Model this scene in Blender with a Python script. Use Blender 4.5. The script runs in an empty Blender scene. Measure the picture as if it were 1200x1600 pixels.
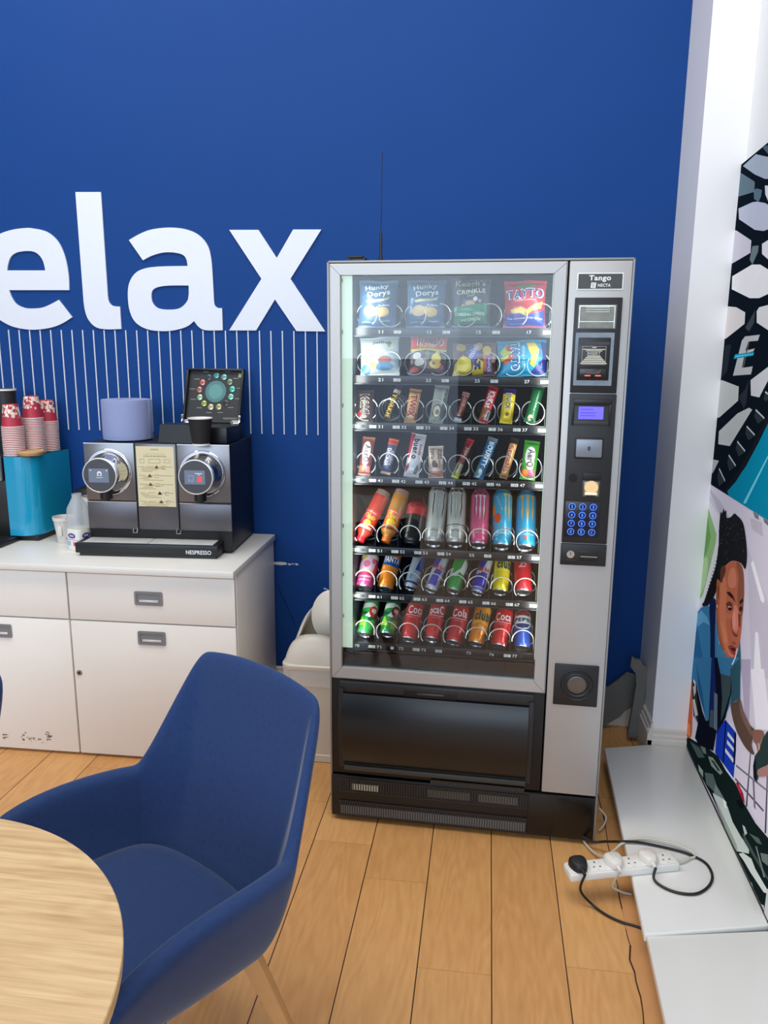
import bpy, bmesh, math, random
from mathutils import Vector, Matrix
random.seed(7)
PI = math.pi
scn = bpy.context.scene
COL = scn.collection

# ------------------------------------------------------------------ camera
CX, CY, CZ, YAW, PITCH, ROLL, FPX = .4861, -2.3229, 1.568, .1325, -.2051, .0076, 1202.0
_f = Vector((-math.sin(YAW)*math.cos(PITCH), math.cos(YAW)*math.cos(PITCH), math.sin(PITCH)))
_r0 = Vector((math.cos(YAW), math.sin(YAW), 0)); _u0 = _r0.cross(_f)
CR = math.cos(ROLL)*_r0 + math.sin(ROLL)*_u0
CU = -math.sin(ROLL)*_r0 + math.cos(ROLL)*_u0
CP = Vector((CX, CY, CZ))
cam = bpy.data.cameras.new('camera'); camo = bpy.data.objects.new('camera', cam); COL.objects.link(camo)
cam.sensor_fit = 'VERTICAL'; cam.sensor_height = 24; cam.lens = FPX/1600*24; cam.clip_start = .05
camo.matrix_world = Matrix(((CR.x, CU.x, -_f.x, CX), (CR.y, CU.y, -_f.y, CY), (CR.z, CU.z, -_f.z, CZ), (0, 0, 0, 1)))
scn.camera = camo

# ------------------------------------------------------------------ light and exposure
scn.view_settings.view_transform = 'Standard'; scn.view_settings.look = 'None'
scn.view_settings.gamma = 1; scn.view_settings.use_curve_mapping = False
scn.view_settings.exposure = 0.28
world = bpy.data.worlds.new('world'); scn.world = world; world.use_nodes = True
bg = world.node_tree.nodes['Background']; bg.inputs[0].default_value = (.88, .92, 1, 1); bg.inputs[1].default_value = .25
def area(name, loc, target, sx, sy, power, color):
    l = bpy.data.lights.new(name, 'AREA'); l.shape = 'RECTANGLE'; l.size = sx; l.size_y = sy
    l.energy = power; l.color = color
    o = bpy.data.objects.new(name, l); COL.objects.link(o); o.location = loc
    d = Vector(target)-Vector(loc); o.rotation_euler = d.to_track_quat('-Z', 'Y').to_euler()
    return o
area('showroom_window_light', (-2.5, -6.5, 2.92), (-2.5, .8, 2.92), 4.6, 2.86, 172, (.68, .83, 1))
area('showroom_door_light', (-2.5, -6.5, .76), (-2.5, .8, .76), 4.6, 1.44, 24, (.60, .74, 1))
area('showroom_window_light', (1.8, -6.5, 2.95), (1.8, .8, 2.95), 4.0, 2.9, 124, (.68, .83, 1))
area('ceiling_light', (-.5, -.9, 4.1), (-.4, -.5, 0), 4.4, 1.6, 96, (1, .94, .86))

# ------------------------------------------------------------------ helpers
def ray(px, py):
    return _f + CR*((px-600)/FPX) - CU*((py-800)/FPX)
def on_plane(px, py, P, n):
    d = ray(px, py); n = Vector(n); return CP + d*((Vector(P)-CP).dot(n)/d.dot(n))
def on_z(px, py, z): return on_plane(px, py, (0, 0, z), (0, 0, 1))
def on_y(px, py, y): return on_plane(px, py, (0, y, 0), (0, 1, 0))

def lin(c):
    c = c/255.0
    return c/12.92 if c <= .04045 else ((c+.055)/1.055)**2.4
_mc = {}
def M(rgb, rough=.5, metal=0.0, emit=0.0, noise=.04, scale=40, alpha=1, trans=0, bump=0, coat=0, name=None, spec=.5):
    key = (rgb, rough, metal, emit, noise, scale, alpha, trans, bump, coat, spec)
    if key in _mc: return _mc[key]
    m = bpy.data.materials.new(name or 'paint'); m.use_nodes = True
    nt = m.node_tree; b = nt.nodes['Principled BSDF']
    c = [lin(v) for v in rgb]
    if noise > 0:
        tc = nt.nodes.new('ShaderNodeTexCoord'); nz = nt.nodes.new('ShaderNodeTexNoise'); nz.inputs['Scale'].default_value = scale
        nz.inputs['Detail'].default_value = 4
        nt.links.new(tc.outputs['Object'], nz.inputs['Vector'])
        mx = nt.nodes.new('ShaderNodeMix'); mx.data_type = 'RGBA'
        mx.inputs[6].default_value = [v*(1-noise) for v in c]+[1]; mx.inputs[7].default_value = [min(1, v*(1+noise)) for v in c]+[1]
        nt.links.new(nz.outputs['Fac'], mx.inputs[0]); nt.links.new(mx.outputs[2], b.inputs['Base Color'])
        if bump:
            bp = nt.nodes.new('ShaderNodeBump'); bp.inputs['Strength'].default_value = bump; bp.inputs['Distance'].default_value = .002
            nt.links.new(nz.outputs['Fac'], bp.inputs['Height']); nt.links.new(bp.outputs['Normal'], b.inputs['Normal'])
    else: b.inputs['Base Color'].default_value = c+[1]
    b.inputs['Roughness'].default_value = rough; b.inputs['Metallic'].default_value = metal
    b.inputs['Alpha'].default_value = alpha; b.inputs['Transmission Weight'].default_value = trans
    b.inputs['Coat Weight'].default_value = coat; b.inputs['Specular IOR Level'].default_value = spec
    if emit:
        b.inputs['Emission Color'].default_value = c+[1]; b.inputs['Emission Strength'].default_value = emit
    _mc[key] = m
    return m

def glass_mat(name, k=1.0, tint=(1, 1, 1)):
    m = bpy.data.materials.new(name); m.use_nodes = True; nt = m.node_tree; nt.nodes.clear()
    out = nt.nodes.new('ShaderNodeOutputMaterial'); mix = nt.nodes.new('ShaderNodeMixShader')
    tr = nt.nodes.new('ShaderNodeBsdfTransparent'); tr.inputs[0].default_value = (*tint, 1)
    gl = nt.nodes.new('ShaderNodeBsdfGlossy'); gl.inputs['Roughness'].default_value = .012
    fr = nt.nodes.new('ShaderNodeFresnel'); fr.inputs[0].default_value = 1.5
    mu = nt.nodes.new('ShaderNodeMath'); mu.operation = 'MULTIPLY'; mu.inputs[1].default_value = k; mu.use_clamp = True
    nt.links.new(fr.outputs[0], mu.inputs[0]); nt.links.new(mu.outputs[0], mix.inputs[0])
    nt.links.new(tr.outputs[0], mix.inputs[1]); nt.links.new(gl.outputs[0], mix.inputs[2]); nt.links.new(mix.outputs[0], out.inputs[0])
    return m

class MB:
    """collects faces of one part; build() links them as one mesh object"""
    def __init__(s): s.v = []; s.f = []; s.m = []; s.slots = []
    def mi(s, mat):
        if mat not in s.slots: s.slots.append(mat)
        return s.slots.index(mat)
    def add(s, vs, fs, mat, T=None):
        o = len(s.v); i = s.mi(mat)
        for p in vs:
            p = Vector(p)
            if T is not None: p = T @ p
            s.v.append(p[:])
        for f in fs: s.f.append([k+o for k in f]); s.m.append(i)
        return s
    def bm(s, bm, mat, T=None):
        bm.verts.index_update()
        s.add([v.co.copy() for v in bm.verts], [[v.index for v in f.verts] for f in bm.faces], mat, T); bm.free(); return s
    def box(s, x0, x1, y0, y1, z0, z1, mat, b=0, T=None, seg=2):
        bm = bmesh.new(); bmesh.ops.create_cube(bm, size=1)
        for v in bm.verts: v.co = Vector(((x0+x1)/2+v.co.x*(x1-x0), (y0+y1)/2+v.co.y*(y1-y0), (z0+z1)/2+v.co.z*(z1-z0)))
        if b: bmesh.ops.bevel(bm, geom=bm.edges[:], offset=b, segments=seg, profile=.5, affect='EDGES')
        return s.bm(bm, mat, T)
    def lathe(s, prof, mat, n=32, T=None, band=None):
        """prof: (r, z[, material]) rows; closed when r=0"""
        vs = []; 
        for p in prof:
            for k in range(n): a = 2*PI*k/n; vs.append((p[0]*math.cos(a), p[0]*math.sin(a), p[1]))
        for i in range(len(prof)-1):
            mm = prof[i][2] if len(prof[i]) > 2 else mat
            o = len(s.v)
            s.add(vs[i*n:(i+2)*n], [[k, (k+1) % n, n+(k+1) % n, n+k] for k in range(n)], mm, T)
        return s
    def cyl(s, p0, p1, r0, mat, r1=None, n=20, caps=True):
        p0 = Vector(p0); p1 = Vector(p1); d = p1-p0; r1 = r0 if r1 is None else r1
        T = Matrix.Translation(p0) @ d.to_track_quat('Z', 'Y').to_matrix().to_4x4(); L = d.length
        pr = [(r0, 0), (r1, L)]
        if caps: pr = [(0.0001, 0)]+pr+[(0.0001, L)]
        return s.lathe(pr, mat, n, T)
    def tube(s, pts, r, mat, n=8, closed=False):
        P = [Vector(p) for p in pts]; N = len(P); vs = []; up = None
        for i, p in enumerate(P):
            t = (P[(i+1) % N]-P[i-1]) if closed else (P[min(i+1, N-1)]-P[max(i-1, 0)])
            t.normalize()
            if up is None: up = t.orthogonal()
            up = (up - t*up.dot(t)).normalized(); w = t.cross(up)
            for k in range(n): a = 2*PI*k/n; vs.append(p+up*math.cos(a)*r+w*math.sin(a)*r)
        fs = [[i*n+k, i*n+(k+1) % n, ((i+1) % N)*n+(k+1) % n, ((i+1) % N)*n+k] for i in range(N if closed else N-1) for k in range(n)]
        if not closed: fs += [list(range(n))[::-1], [(N-1)*n+k for k in range(n)]]
        return s.add(vs, fs, mat)
    def prism(s, poly, mat, h0, h1, T=None, holes=None):
        """outline in x,y extruded from z=h0 to h1"""
        bm = bmesh.new(); es = []
        for lp in [poly]+(holes or []):
            vv = [bm.verts.new((p[0], p[1], 0)) for p in lp]
            es += [bm.edges.new((vv[i], vv[(i+1) % len(vv)])) for i in range(len(vv))]
        r = bmesh.ops.triangle_fill(bm, use_beauty=True, use_dissolve=False, edges=es)
        fs = bm.faces[:]
        r = bmesh.ops.extrude_face_region(bm, geom=fs)
        up = {g for g in r['geom'] if isinstance(g, bmesh.types.BMVert)}
        for v in bm.verts: v.co.z = h1 if v in up else h0
        bmesh.ops.recalc_face_normals(bm, faces=bm.faces[:])
        return s.bm(bm, mat, T)
    def grid(s, fn, nu, nv, mat, T=None):
        vs = [fn(i/nu, j/nv) for j in range(nv+1) for i in range(nu+1)]
        fs = [[j*(nu+1)+i, j*(nu+1)+i+1, (j+1)*(nu+1)+i+1, (j+1)*(nu+1)+i] for j in range(nv) for i in range(nu)]
        return s.add(vs, fs, mat, T)
    def decal(s, vs2, fs, mat, fn, step=None):
        """flat shape (x,y) laid on a surface through fn(x,y)"""
        if step:
            bm = bmesh.new(); vv = [bm.verts.new((p[0], p[1], 0)) for p in vs2]
            for f in fs:
                try: bm.faces.new([vv[k] for k in f])
                except ValueError: pass
            for ax in (0, 1):
                lo = min(p[ax] for p in vs2); hi = max(p[ax] for p in vs2); st = step[ax]
                k = math.floor(lo/st)+1
                while k*st < hi:
                    co = [0, 0, 0]; no = [0, 0, 0]; co[ax] = k*st; no[ax] = 1
                    bmesh.ops.bisect_plane(bm, geom=bm.verts[:]+bm.edges[:]+bm.faces[:], plane_co=co, plane_no=no); k += 1
            bm.verts.index_update()
            vs2 = [(v.co.x, v.co.y) for v in bm.verts]; fs = [[v.index for v in f.verts] for f in bm.faces]; bm.free()
        return s.add([fn(x, y) for x, y in vs2], fs, mat)
    def build(s, name, parent=None, sharp=35, flat=False):
        me = bpy.data.meshes.new(name); me.from_pydata(s.v, [], s.f)
        for m in s.slots: me.materials.append(m)
        me.polygons.foreach_set('material_index', s.m)
        me.polygons.foreach_set('use_smooth', [not flat]*len(s.f)); me.update()
        if not flat: me.set_sharp_from_angle(angle=math.radians(sharp))
        o = bpy.data.objects.new(name, me); COL.objects.link(o)
        if parent: o.parent = parent
        return o

def thing(name, label, cat, loc=(0, 0, 0), rz=0, group=None):
    o = bpy.data.objects.new(name, None); COL.objects.link(o); o.empty_display_size = .05
    o.location = loc; o.rotation_euler = (0, 0, rz); return tag(o, label, cat, group)
def tag(o, label, cat, group=None):
    o['label'] = label; o['category'] = cat
    if group: o['group'] = group
    return o
def struct(o): o['kind'] = 'structure'; return o

_tc = {}
def text_geo(body, bold=.0, shear=0):
    """letters as flat faces, centred, in a box 1 wide; returns verts, faces, height/width"""
    k = (body, bold, shear)
    if k not in _tc:
        cu = bpy.data.curves.new('t', 'FONT'); cu.body = body; cu.offset = bold; cu.shear = shear; cu.resolution_u = 3
        cu.space_character = 1.0+bold*3
        ob = bpy.data.objects.new('t', cu); COL.objects.link(ob)
        me = bpy.data.meshes.new_from_object(ob.evaluated_get(bpy.context.evaluated_depsgraph_get()))
        vs = [(v.co.x, v.co.y) for v in me.vertices]; fs = [list(p.vertices) for p in me.polygons]
        bpy.data.objects.remove(ob); bpy.data.curves.remove(cu); bpy.data.meshes.remove(me)
        x0 = min(v[0] for v in vs); x1 = max(v[0] for v in vs); y0 = min(v[1] for v in vs); y1 = max(v[1] for v in vs)
        w = x1-x0
        _tc[k] = ([((x-(x0+x1)/2)/w, (y-(y0+y1)/2)/w) for x, y in vs], fs, (y1-y0)/w)
    return _tc[k]
def text_on(mb, body, mat, T, w, h=None, bold=.0, shear=0):
    """text in the x,y plane of T, w wide (and h high)"""
    vs, fs, asp = text_geo(body, bold, shear)
    ky = w if h is None else h/asp
    mb.add([(x*w, y*ky, 0) for x, y in vs], fs, mat, T)
def frame(o, x, y):
    """matrix whose x,y axes are the given directions"""
    x = Vector(x).normalized(); z = x.cross(Vector(y)).normalized(); y = z.cross(x)
    return Matrix(((x.x, y.x, z.x, o[0]), (x.y, y.y, z.y, o[1]), (x.z, y.z, z.z, o[2]), (0, 0, 0, 1)))
def catmull(P, n=8, closed=False):
    P = [Vector(p) for p in P]; out = []; N = len(P)
    for i in range(N if closed else N-1):
        a = P[(i-1) % N] if (closed or i) else P[0]; b = P[i]; c = P[(i+1) % N]; d = P[(i+2) % N] if closed or i < N-2 else P[-1]
        for k in range(n):
            t = k/n; out.append(.5*((2*b)+(c-a)*t+(2*a-5*b+4*c-d)*t*t+(3*b-a-3*c+d)*t**3))
    if not closed: out.append(P[-1])
    return out
def outline(pts, n=5):
    """closed outline; points flagged 1 are corners, the rest a smooth curve"""
    N = len(pts); out = []
    for i in range(N):
        b = pts[i]; c = pts[(i+1) % N]; a = pts[i-1]; d = pts[(i+2) % N]
        cb = len(b) > 2; cc = len(c) > 2
        if cb and cc: out.append(Vector(b[:2])); continue
        B = Vector(b[:2]); C = Vector(c[:2]); A = B if cb else Vector(a[:2]); D = C if cc else Vector(d[:2])
        for k in range(n):
            t = k/n; out.append(.5*((2*B)+(C-A)*t+(2*A-5*B+4*C-D)*t*t+(3*B-A-3*C+D)*t**3))
    return out

# common materials
BLACK = M((16, 17, 19), .38, name='black_plastic'); BLACKM = M((26, 27, 29), .5, name='soft_black_plastic')
SILVER = M((182, 182, 181), .42, .35, noise=.03, scale=200, name='silver_paint')
WHITE = M((232, 231, 226), .35, name='white_plastic'); CHROME = M((215, 215, 218), .12, 1, name='chrome')
ALU = M((205, 206, 208), .3, 1, name='aluminium')
WPRINT = M((235, 235, 235), .6, name='white_print')

# ------------------------------------------------------------------ setting
def floor_material():
    m = bpy.data.materials.new('plank_floor'); m.use_nodes = True; nt = m.node_tree; b = nt.nodes['Principled BSDF']
    N = nt.nodes.new; L = nt.links.new
    def math_(op, a, bb=None):
        n = N('ShaderNodeMath'); n.operation = op
        for i, v in enumerate((a, bb)):
            if v is None: continue
            if isinstance(v, (int, float)): n.inputs[i].default_value = v
            else: L(v, n.inputs[i])
        return n.outputs[0]
    tc = N('ShaderNodeTexCoord'); sp = N('ShaderNodeSeparateXYZ'); L(tc.outputs['Object'], sp.inputs[0])
    u = math_('DIVIDE', math_('SUBTRACT', sp.outputs[0], .544), .1923)
    idx = math_('FLOOR', u); fr = math_('FRACT', u)
    wn = N('ShaderNodeTexWhiteNoise'); wn.noise_dimensions = '1D'; L(idx, wn.inputs['W'])
    v = math_('DIVIDE', math_('ADD', sp.outputs[1], math_('MULTIPLY', wn.outputs['Value'], 3.7)), 1.18)
    idy = math_('FLOOR', v); fv = math_('FRACT', v)
    wn2 = N('ShaderNodeTexWhiteNoise'); wn2.noise_dimensions = '2D'; cb = N('ShaderNodeCombineXYZ'); L(idx, cb.inputs[0]); L(idy, cb.inputs[1]); L(cb.outputs[0], wn2.inputs['Vector'])
    # grain, stretched along the boards and shifted from board to board
    cb2 = N('ShaderNodeCombineXYZ'); L(math_('ADD', sp.outputs[0], math_('MULTIPLY', wn2.outputs['Value'], 9)), cb2.inputs[0])
    L(math_('MULTIPLY', math_('ADD', sp.outputs[1], math_('MULTIPLY', wn2.outputs['Value'], 5)), .16), cb2.inputs[1])
    n1 = N('ShaderNodeTexNoise'); n1.inputs['Scale'].default_value = 7; n1.inputs['Detail'].default_value = 2; L(cb2.outputs[0], n1.inputs['Vector'])
    n2 = N('ShaderNodeTexNoise'); n2.inputs['Scale'].default_value = 70; n2.inputs['Detail'].default_value = 5; L(cb2.outputs[0], n2.inputs['Vector'])
    rings = math_('SINE', math_('MULTIPLY', n1.outputs['Fac'], 90))
    g = math_('ADD', math_('MULTIPLY', rings, .045), math_('MULTIPLY', n2.outputs['Fac'], .42))
    g = math_('ADD', g, math_('ADD', math_('MULTIPLY', wn2.outputs['Value'], .22), .08))
    cr = N('ShaderNodeValToRGB'); L(g, cr.inputs[0])
    e = cr.color_ramp.elements; e[0].position = .12; e[0].color = (lin(186), lin(130), lin(74), 1); e[1].position = .72; e[1].color = (lin(224), lin(172), lin(110), 1)
    gap = math_('MAXIMUM', math_('LESS_THAN', fr, .016), math_('MULTIPLY', math_('LESS_THAN', fv, .0016), .35))
    mx = N('ShaderNodeMix'); mx.data_type = 'RGBA'; L(gap, mx.inputs[0]); L(cr.outputs[0], mx.inputs[6]); mx.inputs[7].default_value = (lin(52), lin(28), lin(14), 1)
    L(mx.outputs[2], b.inputs['Base Color']); b.inputs['Roughness'].default_value = .42
    return m
mb = MB(); mb.box(-6, 3.2, -7.5, 1.2, -.05, 0, floor_material()); struct(mb.build('floor'))

def wall_mat(rgb, rough=.55):
    return M(rgb, rough, noise=.03, scale=6, bump=.05, name='wall_paint')
BLUE = M((17, 62, 128), .6, noise=.03, scale=6, bump=.05, spec=.15, name='wall_paint'); CREAM = wall_mat((226, 224, 222), .4)
mb = MB(); mb.box(-6, 1.20, .86, 1.0, 0, 5.2, BLUE); wb = struct(mb.build('wall_back'))
mb = MB(); mb.box(1.1615, 1.45, .559, 1.0, 0, 5.2, wall_mat((236, 236, 238), .35)); struct(mb.build('wall_column'))
# glossy white side wall behind the posters (very slightly out of square)
WR0 = Vector((1.294, .559, 0)); WRD = Vector((.013, .952, 0)).normalized(); WRN = Vector((-WRD.y, WRD.x, 0))
T_R = frame(WR0, -WRD, (0, 0, 1))     # x runs towards the camera, y up
mb = MB(); mb.prism([(0, 0), (8, 0), (8, 5.2), (0, 5.2)], M((226, 228, 232), .22, noise=.02, scale=3, name='gloss_wall'), -.14, -.016, T_R)
struct(mb.build('wall_right'))
# skirting
SK = M((214, 208, 198), .45, name='skirting_paint')
def skirting(name, T, x0, x1, h=.17, z0=0):
    mb = MB()
    prof = [(0, z0), (.018, z0), (.018, h-.045), (.013, h-.04), (.013, h-.028), (.008, h-.022), (.008, h-.006), (.003, h), (0, h)]
    vs = [(x, -p[0], p[1]) for x in (x0, x1) for p in prof]; n = len(prof)
    mb.add(vs, [[k, (k+1) % n, n+(k+1) % n, n+k] for k in range(n)]+[list(range(n))[::-1], [n+k for k in range(n)]], SK, T)
    struct(mb.build(name, sharp=20))
skirting('baseboard_back', Matrix.Translation((0, .86, 0)), -6, 1.16)
skirting('baseboard_column', Matrix.Translation((0, .559, 0)), 1.145, 1.2925, .142)
skirting('baseboard_side', frame((1.1615, 0, 0), (0, -1, 0), (1, 0, 0)) @ Matrix.Rotation(PI, 4, 'X') if False else Matrix(((0, 1, 0, 1.1615), (1, 0, 0, 0), (0, 0, 1, 0), (0, 0, 0, 1))), .541, .858, .17)
# flaked paint and a crack line low on the blue wall
mb = MB(); random.seed(3)
def chip(pts, mat):
    P = [on_y(x, y, .8595) for x, y in pts]
    mb.prism([(p.x, p.z) for p in P], mat, .8585, .8598, Matrix(((1, 0, 0, 0), (0, 0, 1, 0), (0, 1, 0, 0), (0, 0, 0, 1))))
chip([(424, 879), (428, 878), (440, 878), (447, 879), (449, 882), (440, 883), (430, 882)], M((205, 206, 206), .7))
for a in ((450, 880, 455, 883), (456, 880, 460, 882), (461, 880, 466, 883)): chip([(a[0], a[1]), (a[2], a[1]+1), (a[2], a[3]), (a[0]+1, a[3])], M((205, 206, 206), .7))
chip([(506, 918), (513, 921), (513, 927), (510, 921), (506, 921)], M((190, 196, 206), .7))
mb.build('trim_1')['kind'] = 'structure'
mb = MB(); mb.tube([on_y(x, y, .8585) for x, y in ((433, 912), (440, 930), (452, 955), (463, 980))], .0012, M((4, 14, 50), .7), 5)
mb.build('trim_2')['kind'] = 'structure'

# ------------------------------------------------------------------ big letters and stripes on the blue wall
LET = M((214, 221, 232), .45, noise=.02, name='white_letter_vinyl')
T_W = Matrix(((1, 0, 0, 0), (0, 0, 1, 0), (0, 1, 0, 0), (0, 0, 0, 1)))   # (x, z) outline on the wall
def letter(label, ox, oy, sc, outer, hole=None):
    def cv(pts):
        o = []
        for p in pts:
            w = on_y(ox+p[0]/sc, oy+p[1]/sc, .855); o.append((w.x, w.z)+tuple(p[2:]))
        return outline(o)
    mb = MB(); mb.prism(cv(outer), LET, .853, .8597, T_W, [cv(hole)] if hole else None)
    tag(mb.build('wall_letter', flat=True), label, 'letter')
A = (0, 280, 4.615); B = (190, 340, 3.636)
letter('big white letter e on the blue wall, cut by the left edge', *A,
  [(500, 800, 1), (495, 690), (470, 560), (420, 450), (340, 380), (240, 355), (180, 353), (90, 365), (0, 395), (-70, 445), (-135, 550), (-160, 700), (-145, 850), (-90, 955), (0, 1015), (80, 1058), (170, 1080), (260, 1085), (370, 1070), (450, 1040), (522, 995, 1), (425, 870, 1), (370, 900), (310, 925), (250, 932), (180, 928), (120, 900), (85, 850), (67, 800, 1)],
  [(52, 658, 1), (60, 610), (80, 560), (120, 530), (190, 518), (250, 525), (290, 555), (315, 600), (328, 658, 1)])
letter('big white lower case letter l on the blue wall, the tallest letter', *A,
  [(545, 93, 1), (728, 93, 1), (778, 840, 1), (785, 880), (805, 908), (835, 917), (866, 918, 1), (876, 1080, 1), (760, 1082), (690, 1065), (640, 1015), (615, 950), (604, 880, 1)])
letter('big white lower case letter a on the blue wall above the paper roll', *B,
  [(42, 128, 1), (110, 90), (180, 66), (280, 57), (370, 68), (440, 100), (490, 160), (510, 240), (518, 340), (525, 470, 1), (530, 498), (548, 513), (571, 514, 1), (575, 640, 1), (480, 640), (440, 622), (413, 588, 1), (370, 620), (300, 640), (230, 645), (150, 635), (85, 600), (50, 540), (37, 460), (42, 380), (75, 320), (130, 290), (220, 278), (376, 275, 1), (368, 235), (345, 210), (290, 198), (230, 200), (170, 218), (122, 243, 1)],
  [(382, 386, 1), (382, 440), (370, 480), (330, 515), (270, 523), (210, 515), (178, 485), (170, 440), (180, 410), (215, 393), (280, 386)])
letter('big white lower case letter x on the blue wall beside the vending machine', *B,
  [(p[0], p[1], 1) for p in ((612, 70), (778, 70), (882, 230), (975, 68), (1135, 68), (960, 348), (1157, 647), (994, 645), (872, 465), (765, 641), (612, 641), (795, 348))])
STR = M((206, 214, 226), .45, noise=.02, name='white_stripe_vinyl')
mb = MB(); mb.box(-.0022, .0022, .856, .8598, 1.222, 1.650, STR)
st0 = mb.build('wall_stripe')
for i in range(-2, 29):
    o = st0 if i == -2 else st0.copy()
    if i > -2: COL.objects.link(o)
    o.location = (-1.5875+i*.0488, 0, 0)
    tag(o, 'thin white vertical stripe in the row below the big letters on the blue wall', 'stripe', 'thin vertical stripes under the big letters')

# ------------------------------------------------------------------ display platform at the right
PZ = .08
SLAB = M((226, 226, 222), .3, noise=.03, scale=5, coat=.2, name='white_laminate')
def slab(pts, z0, z1, name, label):
    t = thing(name, label, 'platform', (pts[0][0], pts[0][1], 0))
    loc = [(p[0]-pts[0][0], p[1]-pts[0][1]) for p in pts]
    bm = bmesh.new(); vv = [bm.verts.new((*p, z0)) for p in loc]; f = bm.faces.new(vv)
    r = bmesh.ops.extrude_face_region(bm, geom=[f])
    for g in r['geom']:
        if isinstance(g, bmesh.types.BMVert): g.co.z = z1
    bmesh.ops.recalc_face_normals(bm, faces=bm.faces[:]); bmesh.ops.bevel(bm, geom=bm.edges[:], offset=.004, segments=3, affect='EDGES', profile=.5)
    mb = MB(); mb.bm(bm, SLAB); mb.build('top_board', t)
    cx = sum(p[0] for p in loc)/len(loc); cy = sum(p[1] for p in loc)/len(loc)
    mb = MB(); mb.prism([(cx+(p[0]-cx)*.88, cy+(p[1]-cy)*.97) for p in loc], M((92, 66, 44), .7, name='plinth_board'), 0.0005, z0); mb.build('plinth', t)
cs = on_z(1007, 1460, PZ); ce = on_z(1200, 1446, PZ); dd = (ce-cs)
bl = on_z(944, 1168.5, PZ)
slab([(bl.x, bl.y), (1.1615-.012, .539), (1.2915, .539), (1.2765, cs.y+dd.y*1.02), (cs.x, cs.y)], .056, PZ, 'display_platform', 'white raised display platform board under the extension lead, beside the vending machine')
d2 = on_z(1038, 1600, .072); c2 = on_z(1008, 1463, .072)
ex2 = c2+(d2-c2)*3.5
slab([(c2.x+.004, c2.y), (1.276, cs.y+dd.y*1.02-.012), (1.262, ex2.y), (ex2.x, ex2.y)], .05, .074, 'display_platform', 'white display platform board in the near right corner, in front of the other board')

# worn strip of board between floor and platform
mb = MB()
edge = [on_z(x, y, .001) for x, y in ((944, 1275), (950, 1320), (966, 1388), (972, 1420), (978, 1452), (985, 1478), (984, 1500), (992, 1520), (997, 1545), (1003, 1570), (1006, 1600), (1022, 1700))]
right = [(cs.x+.03, edge[-1].y), (cs.x+.035, edge[0].y)]
mb.prism([(p.x, p.y) for p in edge]+right, M((206, 150, 96), .5, noise=.12, scale=14, name='worn_board'), .0002, .0022)
struct(mb.build('trim_3', flat=True))
mb = MB()
for k in range(len(edge)-1):
    a, b = edge[k], edge[k+1]; w = .0012+.0018*random.random()
    mb.tube([a, a.lerp(b, .5)+Vector((random.uniform(-.002, .002), 0, 0)), b], w, M((70, 40, 24), .8), 5)
struct(mb.build('trim_4'))

# ------------------------------------------------------------------ cupboards and worktop
CW = M((240, 236, 229), .38, noise=.02, scale=4, name='cupboard_laminate')
CUP0 = Vector((-.404, .252, 0)); CUPR = .018
def handle(par, x, z):
    """grey recessed pull"""
    mb = MB(); fr = [(-.054, -.027), (.054, -.027), (.054, .027), (-.054, .027)]; G = M((132, 132, 134), .45, .2, name='grey_pull')
    T = Matrix(((1, 0, 0, x), (0, 0, 1, 0), (0, 1, 0, z), (0, 0, 0, 1)))
    def rr(w, h, r):
        o = []
        for cx, cy, a0 in ((w-r, h-r, 0), (-w+r, h-r, 90), (-w+r, -h+r, 180), (w-r, -h+r, 270)):
            for k in range(5): a = math.radians(a0+k*22.5); o.append((cx+r*math.cos(a), cy+r*math.sin(a)))
        return o
    mb.prism(rr(.054, .027, .006), G, -.0035, .0005, T, [rr(.045, .018, .004)])
    mb.box(x-.045, x+.045, .0, .012, z-.018, z+.018, M((128, 128, 130), .5), T=None)
    mb.box(x-.037, x+.037, -.003, .003, z-.015, z-.006, M((226, 226, 228), .3, .5), .001)
    return mb.build('handle', par)
def cupboard(label, x0, x1, drawer_handle, door_handle, lock_x, scuffs):
    t = thing('cupboard', label, 'cupboard', CUP0, CUPR)
    mb = MB(); mb.box(x0, x1, .052, .590, .004, .757, CW, .001); mb.build('carcass', t)
    def front(name, z0, z1, dx=0):
        mb = MB(); f = .03
        mb.box(x0+.002+dx, x1-.002+dx, .032, .051, z0, z1, CW, .0015)
        if scuffs and name == 'door':
            random.seed(5); D = M((150, 140, 124), .8)
            for cx, cz, n, s in ((x0+.44, .060, 16, .035), (x0+.53, .075, 14, .012), (x0+.34, .062, 12, .02), (x0+.50, .055, 6, .05)):
                for k in range(n):
                    x = cx+random.gauss(0, s*.5); z = max(.02, cz+random.gauss(0, .008)); w = random.uniform(.001, .008); hh = random.uniform(.001, .006)
                    pts = [(x+w*math.cos(a)*random.uniform(.5, 1.2), z+hh*math.sin(a)*random.uniform(.5, 1.4)) for a in [i*PI/3 for i in range(6)]]
                    mb.add([(p[0], .0317, p[1]) for p in pts], [list(range(6))[::-1]], D)
        return mb.build(name, t)
    dr = front('drawer', .566, .749); do = front('door', .012, .560)
    h = handle(dr, drawer_handle, .662); h.location = (0, .030, 0)
    h = handle(do, door_handle, .506); h.location = (0, .030, 0)
    if lock_x is not None:
        mb = MB(); mb.cyl((lock_x, .032, .350), (lock_x, .0285, .350), .0105, M((150, 146, 138), .35, .8)); mb.cyl((lock_x, .0286, .350), (lock_x, .028, .350), .005, BLACK)
        mb.build('lock', do)
cupboard('white cupboard with a drawer, under the coffee machine, right hand one of the two', -.656, -.006, -.338, -.334, -.634, False)
cupboard('white cupboard with scuffed door at the left edge, left hand one of the two', -1.31, -.659, -1.012, -.950, None, True)
mb = MB(); mb.box(-1.32, 0, 0, .598, 0, .026, M((228, 226, 220), .35, noise=.02, scale=4, coat=.15, name='worktop'), .0025)
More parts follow.
